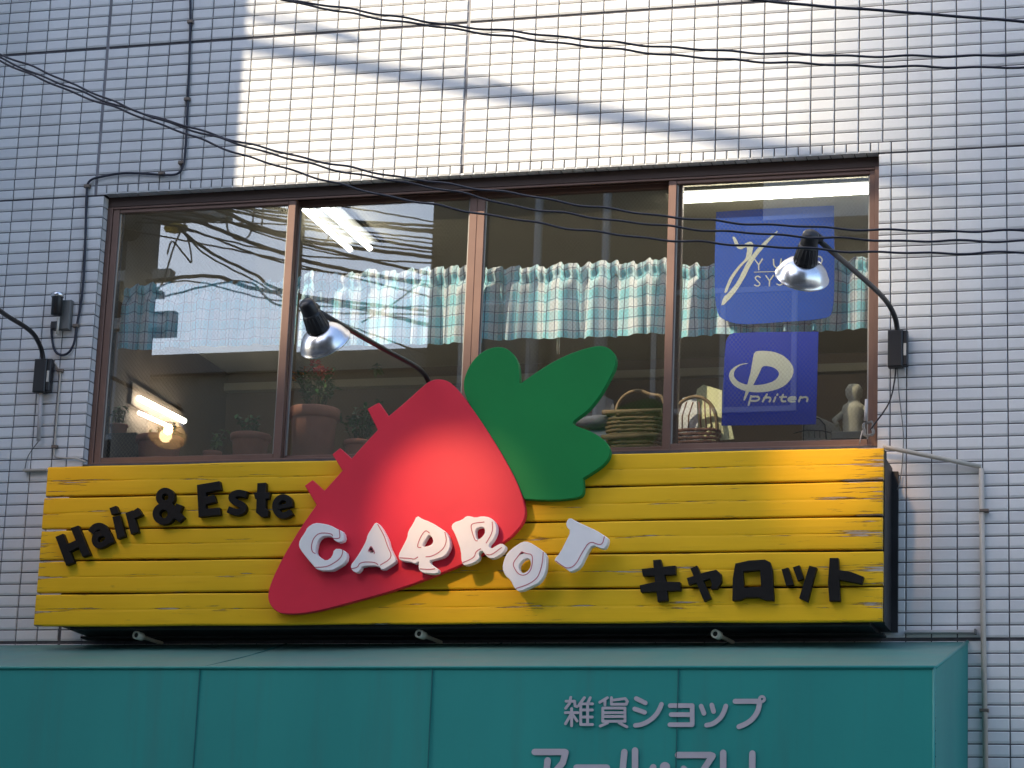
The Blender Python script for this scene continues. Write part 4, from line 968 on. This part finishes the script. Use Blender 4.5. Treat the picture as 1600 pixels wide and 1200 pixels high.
# blue banner with a looping logo
def poster(name, label, outline, Y, m, curl=0.0):
    t = thing(name, label, 'poster', at(outline[0][0], outline[0][1], Y))
    l = px(outline, Y); MB().plate([l], Y, .003, .0006).build('sheet', m, t)
    return t
def prints(t, polys, Y, ox, oy, s, m, nm='print'):
    for k, q in enumerate(polys):
        MB().plate([px(q, Y - .0003 * (k % 4), ox, oy, s)], Y - .0003 * (k % 4), .0007).build(nm, m, t)
YP = .148
t = poster('banner', 'royal blue hair system banner behind the right pane', chaikin([(1119, 331), (1210, 325), (1303, 321), (1304, 410), (1303, 488), (1290, 499), (1210, 504), (1160, 508), (1135, 502), (1118, 490), (1116, 420)], 2, True, sharp=(0, 2)), YP, M['posterblue'])
B = (1100, 310, 5.714)
prints(t, [chaikin([(706, 243), (520, 452), (432, 565), (350, 735), (255, 872), (148, 977), (172, 880), (215, 850), (300, 742), (356, 622), (402, 540), (490, 428)], 1),
           chaikin([(250, 343), (272, 340), (292, 370), (315, 420), (345, 425), (375, 395), (420, 383), (445, 410), (432, 480), (415, 532), (342, 592), (262, 702), (217, 802), (207, 832), (180, 850), (190, 800), (238, 690), (318, 590), (368, 545), (384, 480), (384, 430), (360, 440), (335, 456), (300, 447), (278, 415)], 1)], YP - .001, *B, M['posterwhite'], 'logo')
S1 = [(502, 705), (478, 690), (452, 710), (478, 738), (505, 765), (478, 786), (450, 772)]
lt = [[(455, 547), (488, 592)], [(488, 590), (488, 636)], [(521, 541), (488, 592)], [(620, 545), (622, 598), (645, 622), (678, 604), (690, 540)], [(790, 532), (795, 616)], [(850, 527), (797, 576)], [(797, 574), (860, 613)], [(450, 658), (1060, 640)], S1, [(552, 690), (585, 736)], [(585, 734), (583, 781)], [(620, 686), (585, 736)], [(x + 200, y - 8) for x, y in S1], [(745, 681), (815, 677)], [(780, 679), (782, 770)], [(850, 673), (850, 765)], [(850, 673), (905, 671)], [(850, 718), (900, 716)], [(850, 764), (908, 762)], [(940, 762), (945, 670)], [(945, 670), (985, 730)], [(985, 730), (1030, 664)], [(1030, 664), (1035, 756)]]
prints(t, [stroke(chaikin(q, 2, False) if len(q) > 2 else q, 11 if i != 7 else 6) for i, q in enumerate(lt)], YP - .001, *B, M['posterwhite'], 'letter_stroke')
MB().plate([px(ring(1020, 552, 40), YP - .001, *B), px(ring(1020, 552, 29), YP - .001, *B)], YP - .001, .0007).build('letter_stroke', M['posterwhite'], t)
t = poster('small_poster', 'deep blue square poster with looped P emblem below the banner', chaikin([(1138, 524), (1148, 519), (1279, 518), (1277, 590), (1275, 663), (1127, 665), (1130, 600), (1133, 536)], 1, True, sharp=(2, 4, 5)), YP + .012, M['posternavy'])
D = (1110, 510, 7.5); Y2 = YP + .011
ringo = [(515, 305), (545, 288), (640, 285), (760, 300), (870, 350), (950, 430), (980, 520), (950, 610), (880, 690), (780, 740), (650, 768), (540, 773), (440, 765), (340, 735), (260, 680), (215, 600), (225, 530), (280, 475), (350, 440), (436, 430), (436, 437), (360, 449), (300, 490), (272, 545), (280, 600), (330, 650), (420, 685), (540, 690), (650, 675), (750, 640), (805, 580), (800, 530), (760, 490), (690, 465), (620, 463), (560, 463)]
prints(t, [chaikin(ringo, 1), [(512, 312), (640, 300), (628, 463), (602, 480), (562, 570), (500, 690), (455, 760), (402, 868), (386, 866), (430, 690), (470, 540), (503, 350)]], Y2, *D, M['posterwhite'], 'emblem')
lt = [[(477, 815), (447, 922)], [(480, 822), (560, 820), (577, 845), (545, 874), (482, 872)], [(662, 796), (612, 880)], [(628, 838), (690, 829), (708, 846), (692, 880)], [(762, 830), (742, 880)], [(786, 796), (783, 804)], [(852, 800), (828, 862), (845, 880), (878, 878)], [(815, 828), (888, 826)], [(918, 856), (996, 851)], [(1000, 852), (1000, 829), (935, 827), (908, 856), (925, 882), (988, 879)], [(1057, 824), (1036, 880)], [(1050, 837), (1118, 825), (1142, 842), (1130, 879)]]
prints(t, [stroke(chaikin(q, 2, False) if len(q) > 2 else q, 22) for q in lt], Y2, *D, M['posterwhite'], 'letter_stroke')

# potted plants along the shelf
ZS = 4.0385
def leaf_shape(mb, p, d, L, wd, up=Vector((0, 0, 1)), fold=.2):
    d = Vector(d).normalized(); s = d.cross(up); s = s.normalized() if s.length > 1e-4 else Vector((1, 0, 0)); n = s.cross(d)
    p = Vector(p); vs_ = [p]
    for t, w_ in ((.25, .75), (.55, 1.0), (.82, .6)):
        c = p + d * L * t - up * L * .18 * t * t; vs_ += [c - s * wd * w_ * .5 + n * wd * fold * w_, c, c + s * wd * w_ * .5 + n * wd * fold * w_]
    vs_.append(p + d * L - up * L * .2)
    mb.add(vs_, [(0, 1, 2), (0, 2, 3), (1, 4, 5, 2), (2, 5, 6, 3), (4, 7, 8, 5), (5, 8, 9, 6), (7, 10, 8), (8, 10, 9)], True)
def pot(t, x, y, z, r, h):
    MB().lathe((x, y, z), (0, 0, 1), [(0, 0), (r * .80, 0), (r * .95, h * .80), (r * .96, h * .81), (r * 1.07, h * .82), (r * 1.08, h * .97), (r * 1.05, h), (r * .94, h), (r * .92, h * .86)], 28).build('pot', M['terracotta'], t)
    MB().lathe((x, y, z), (0, 0, 1), [(0, h * .88), (r * .92, h * .87)], 20).build('soil', M['soil'], t)
def plant(label, u, v_top, Y, r, h, spread, tall, nl, L, leafm, seed, flowers=(), base=None):
    rr_ = random.Random(seed); a = at(u, v_top, Y); z = ZS if base is None else base; hh = max(.06, a.z - z) if h is None else h
    t = thing('potted_plant', label, 'plant', (a.x, Y, z), group='potted plants on the window shelf'); pot(t, a.x, Y, z, r, hh)
    st = MB(); lf = MB(); topz = z + hh
    for k in range(max(6, nl // 9)):
        an = rr_.uniform(0, 6.28); q = rr_.uniform(.2, 1) * spread; e_ = Vector((a.x + math.cos(an) * q, Y + math.sin(an) * q * .6, topz + tall * rr_.uniform(.45, 1)))
        b0 = Vector((a.x + math.cos(an) * r * .3, Y + math.sin(an) * r * .3, topz - .02)); mid = (b0 + e_) / 2 + Vector((0, 0, tall * .12))
        st.tube([b0, mid, e_], .0025, 5)
        for j in range(9):
            f_ = rr_.uniform(.3, 1); p_ = b0.lerp(mid, f_ * 2) if f_ < .5 else mid.lerp(e_, f_ * 2 - 1); d = Vector((rr_.gauss(0, 1), rr_.gauss(0, 1), rr_.gauss(.25, .6)))
            leaf_shape(lf, p_, d, L * rr_.uniform(.6, 1.2), L * .62 * rr_.uniform(.7, 1.1), fold=rr_.uniform(.05, .3))
    st.build('stem', M['stem'], t); lf.build('foliage', leafm, t)
    for (fu, fv, fr_, fm) in flowers:
        c = at(fu, fv, Y - .02); fl_ = MB()
        for j in range(34):
            d = Vector((rr_.gauss(0, 1), rr_.gauss(0, 1), rr_.gauss(.2, .8))).normalized(); leaf_shape(fl_, c + d * fr_ * rr_.uniform(.35, .9), d + Vector((rr_.gauss(0, .4), 0, rr_.gauss(0, .4))), fr_ * .55, fr_ * .6, fold=.15)
        fl_.build('flower', fm, t)
    return t
plant('large terracotta pot of red and orange flowers behind the second pane', 492, 640, .30, .105, None, .11, .20, 190, .036, M['leaf'], 11, flowers=((492, 572, .030, M['redflower']), (510, 584, .030, M['pinkflower']), (500, 578, .022, M['pinkflower']), (458, 588, .020, M['orangeflower']), (474, 580, .018, M['orangeflower'])))
plant('small terracotta pot with dark plant low behind the left pane, right side', 392, 680, .32, .085, None, .10, .10, 80, .03, M['leaf'], 12)
plant('small pot of pale green round leaves behind the left pane', 332, 706, .26, .04, None, .075, .11, 60, .034, M['leafpale'], 13)
plant('reddish bowl pot low behind the left pane, left side', 250, 684, .34, .10, None, .12, .07, 60, .03, M['leaf'], 14)
plant('dark trailing plant between the flower pot and the carrot', 560, 690, .34, .06, None, .13, .20, 170, .034, M['leaf'], 15)
plant('yellowish plant on dark box at the far left of the left pane', 186, 664, .42, .04, .05, .05, .09, 40, .03, M['leafpale'], 16, base=at(186, 664, .42).z - .05)
t = thing('dark_box', 'dark box under the yellowish plant in the left pane corner', 'box', (at(186, 664, .42).x, .42, ZS)); a = at(164, 668, .42); b = at(222, 668, .42); MB().box((a.x - .04, .36, ZS), (b.x, .50, at(186, 664, .42).z - .0505), .004).build('box', M['black'], t)

# wicker basket with a hoop handle behind the third pane
def wicker(mb, x0, x1, y0, y1, z0, z1, rows, seed, m_):
    r_ = random.Random(seed); nz = rows
    for k in range(nz):
        z = z0 + (z1 - z0) * (k + .5) / nz; f_ = 1 + .12 * k / nz; cx_, cy_ = (x0 + x1) / 2, (y0 + y1) / 2; pts = []
        for q in range(61):
            an = 2 * math.pi * q / 60; ex = .45; c, s = math.cos(an), math.sin(an)
            xx = cx_ + (x1 - x0) / 2 * f_ * math.copysign(abs(c) ** ex, c); yy = cy_ + (y1 - y0) / 2 * f_ * math.copysign(abs(s) ** ex, s)
            wv_ = .004 * math.sin(q * math.pi / 1.5 + k * math.pi); pts.append((xx + wv_ * c, yy + wv_ * s, z + r_.uniform(-.0015, .0015)))
        mb.tube(pts, (z1 - z0) / nz * .46, 5, caps=False)
    return mb
a0, a1 = at(955, 697, .34), at(1034, 650, .34)
t = thing('wicker_basket', 'brown wicker basket with a hoop handle behind the third pane', 'basket', ((a0.x + a1.x) / 2, .34, ZS))
wicker(MB(), a0.x, a1.x, .26, .42, ZS, a1.z, 11, 3, None).build('woven_side', M['wicker'], t)
mb = MB(); cxk = (a0.x + a1.x) / 2 + .01
mb.tube([Vector(v) for v in chaikin([(a0.x + .02, .33, a1.z - .02), (a0.x + .02, .33, a1.z + .05), (a0.x + .06, .33, a1.z + .10), (cxk, .33, a1.z + .115), (a1.x - .05, .33, a1.z + .09), (a1.x + .01, .33, a1.z + .085), (a1.x + .025, .33, a1.z - .02)], 3, False)], .008, 8); mb.build('handle', M['wicker'], t)
mb = MB(); mb.tube([(a0.x - .02, .25, a1.z), (a1.x + .02, .25, a1.z)], .011, 8); mb.tube([(a0.x - .02, .25, at(990, 682, .25).z), (a1.x + .02, .25, at(990, 681, .25).z)], .010, 8); mb.build('rim', M['wicker'], t)
# grey folded cloth and papers beside it
t = thing('folded_cloth', 'grey folded cloth between the carrot leaves and the basket', 'cloth', at(920, 668, .3)); mb = MB()
c = at(922, 660, .27); mb.lathe((c.x - .075, .27, c.z), (1, .1, .06), [(0, 0), (.012, .02), (.024, .06), (.028, .11), (.022, .15), (0, .16)], 14); mb.build('roll', M['greycloth'], t)
mb = MB()
for k, (u, v, w_) in enumerate(((935, 640, .06), (945, 630, .07), (952, 648, .05))):
    c = at(u, v, .30 + .02 * k); mb.add([(c.x - .05, c.y, ZS), (c.x + .06, c.y + .02, ZS), (c.x + .03, c.y + .03, c.z + .02), (c.x - .02, c.y, c.z + .04)], [(0, 1, 2, 3)])
mb.build('fold', M['greycloth'], t)
MB().box((c.x - .12, .28, ZS), (c.x + .06, .44, at(925, 672, .28).z), .004).build('lower_layer', M['bookblue'], t)

# hooped wicker chair back with papers, right pane
t = thing('wicker_holder', 'hooped red brown wicker paper holder behind the right pane', 'holder', at(1087, 690, .3)); Yk = .30
hoop = [at(x, y, Yk) for x, y in ((1053, 690), (1053, 660), (1056, 640), (1066, 626), (1084, 619), (1100, 622), (1113, 634), (1120, 652), (1121, 690))]
MB().tube([Vector(v) for v in chaikin([tuple(p) for p in hoop], 3, False)], .008, 8).build('hoop', M['wicker'], t)
for x0_, x1_ in ((1062, 1058), (1069, 1066), (1079, 1076), (1094, 1096), (1103, 1104), (1111, 1112)):
    MB().tube([at(x1_, 672, Yk), at((x0_ + x1_) / 2 - 1.5, 650, Yk), at(x0_ + (4 if x0_ < 1087 else -2), 628, Yk)], .0035, 6).build('spoke', M['wickerred'], t)
a0, a1 = at(1054, 690, Yk), at(1119, 670, Yk); wicker(MB(), a0.x, a1.x, .28, .40, ZS, a1.z, 7, 5, None).build('woven_base', M['wickerred'], t)
def sheet_of(label, quad, Y, m, nm='paper_sheet'):
    t = thing(nm, label, 'paper', at(quad[0][0], quad[0][1], Y)); MB().plate([px(quad, Y)], Y, .004).build('sheet', m, t)
sheet_of('pale yellow paper standing in the wicker holder', [(1078, 690), (1089, 608), (1099, 601), (1128, 610), (1127, 690)], .36, M['paper'])
sheet_of('white paper standing behind the left side of the wicker holder', [(1056, 690), (1060, 640), (1067, 622), (1088, 616), (1092, 690)], .345, M['paperw'])
sheet_of('pale card lying behind the blue poster lower edge', [(1122, 688), (1126, 664), (1142, 664), (1147, 686)], .33, M['paper'])

# ornaments at the right end of the shelf
t = thing('plaster_bust', 'cream plaster figure standing in the right window corner', 'figure', at(1335, 660, .3)); c = at(1334, 655, .30)
MB().lathe((c.x, .30, ZS), (0, 0, 1), [(0, 0), (.05, 0), (.05, .02), (.042, .03), (.046, c.z - ZS), (.052, c.z - ZS + .03), (.045, c.z - ZS + .055), (.026, c.z - ZS + .07), (.024, c.z - ZS + .082), (.034, c.z - ZS + .10), (.036, c.z - ZS + .125), (.024, c.z - ZS + .145), (0, c.z - ZS + .15)], 18).build('torso', M['plaster'], t)
MB().tube([(c.x - .045, .29, c.z + .02), (c.x - .075, .27, c.z - .01), (c.x - .06, .26, c.z - .035)], [.014, .012, .01], 8).build('arm', M['plaster'], t); MB().tube([(c.x + .045, .29, c.z + .03), (c.x + .07, .27, c.z + .05)], [.014, .012], 8).build('arm', M['plaster'], t)
for k, (z_, m_, lab) in enumerate(((0, M['bookblue'], 'lower grey blue book under the plaster figure'), (.034, M['greybox'], 'upper dark book under the plaster figure'))):
    t = thing('book', lab, 'book', (c.x, .26, ZS + z_)); MB().box((c.x - .075, .19, ZS + z_ + .0005), (c.x + .06, .245, ZS + z_ + .033), .003).build('cover', m_, t)
t = thing('model_house', 'cream paper model house with a wire arch beside the plaster figure', 'model', at(1280, 680, .3)); Yh = .30
MB().plate([px([(1253, 690), (1253, 664), (1276, 650), (1312, 666), (1313, 690)], Yh)], Yh, .05, .002).build('gable', M['plaster'], t)
mb = MB(); mb.tube([at(x, y, Yh - .01) for x, y in ((1255, 688), (1256, 664), (1266, 652), (1280, 654), (1289, 664), (1291, 686))], .003, 6); mb.tube([at(x, y, Yh - .01) for x, y in ((1240, 677), (1260, 672), (1285, 673), (1310, 679))], .0025, 6)
for u in (1264, 1273, 1281, 1299): mb.tube([at(u, 673, Yh - .01), at(u, 684, Yh - .01)], .002, 5)
mb.build('wire_arch', M['black'], t)
# hanging garland on the back wall (dark leafy string)
t = thing('leaf_garland', 'dark leafy garland hanging on the back wall beside the centre mullion', 'garland', at(600, 590, RY1 - .1)); lf = MB(); rg = random.Random(4)
for k in range(40):
    q = k / 39; c = at(585 + 40 * q, 575 - 40 * q + 6 * math.sin(q * 9), RY1 - .1); leaf_shape(lf, c, (rg.gauss(0, 1), rg.gauss(0, .4), rg.gauss(0, 1)), .05, .03)
lf.build('foliage', M['leaf'], t)
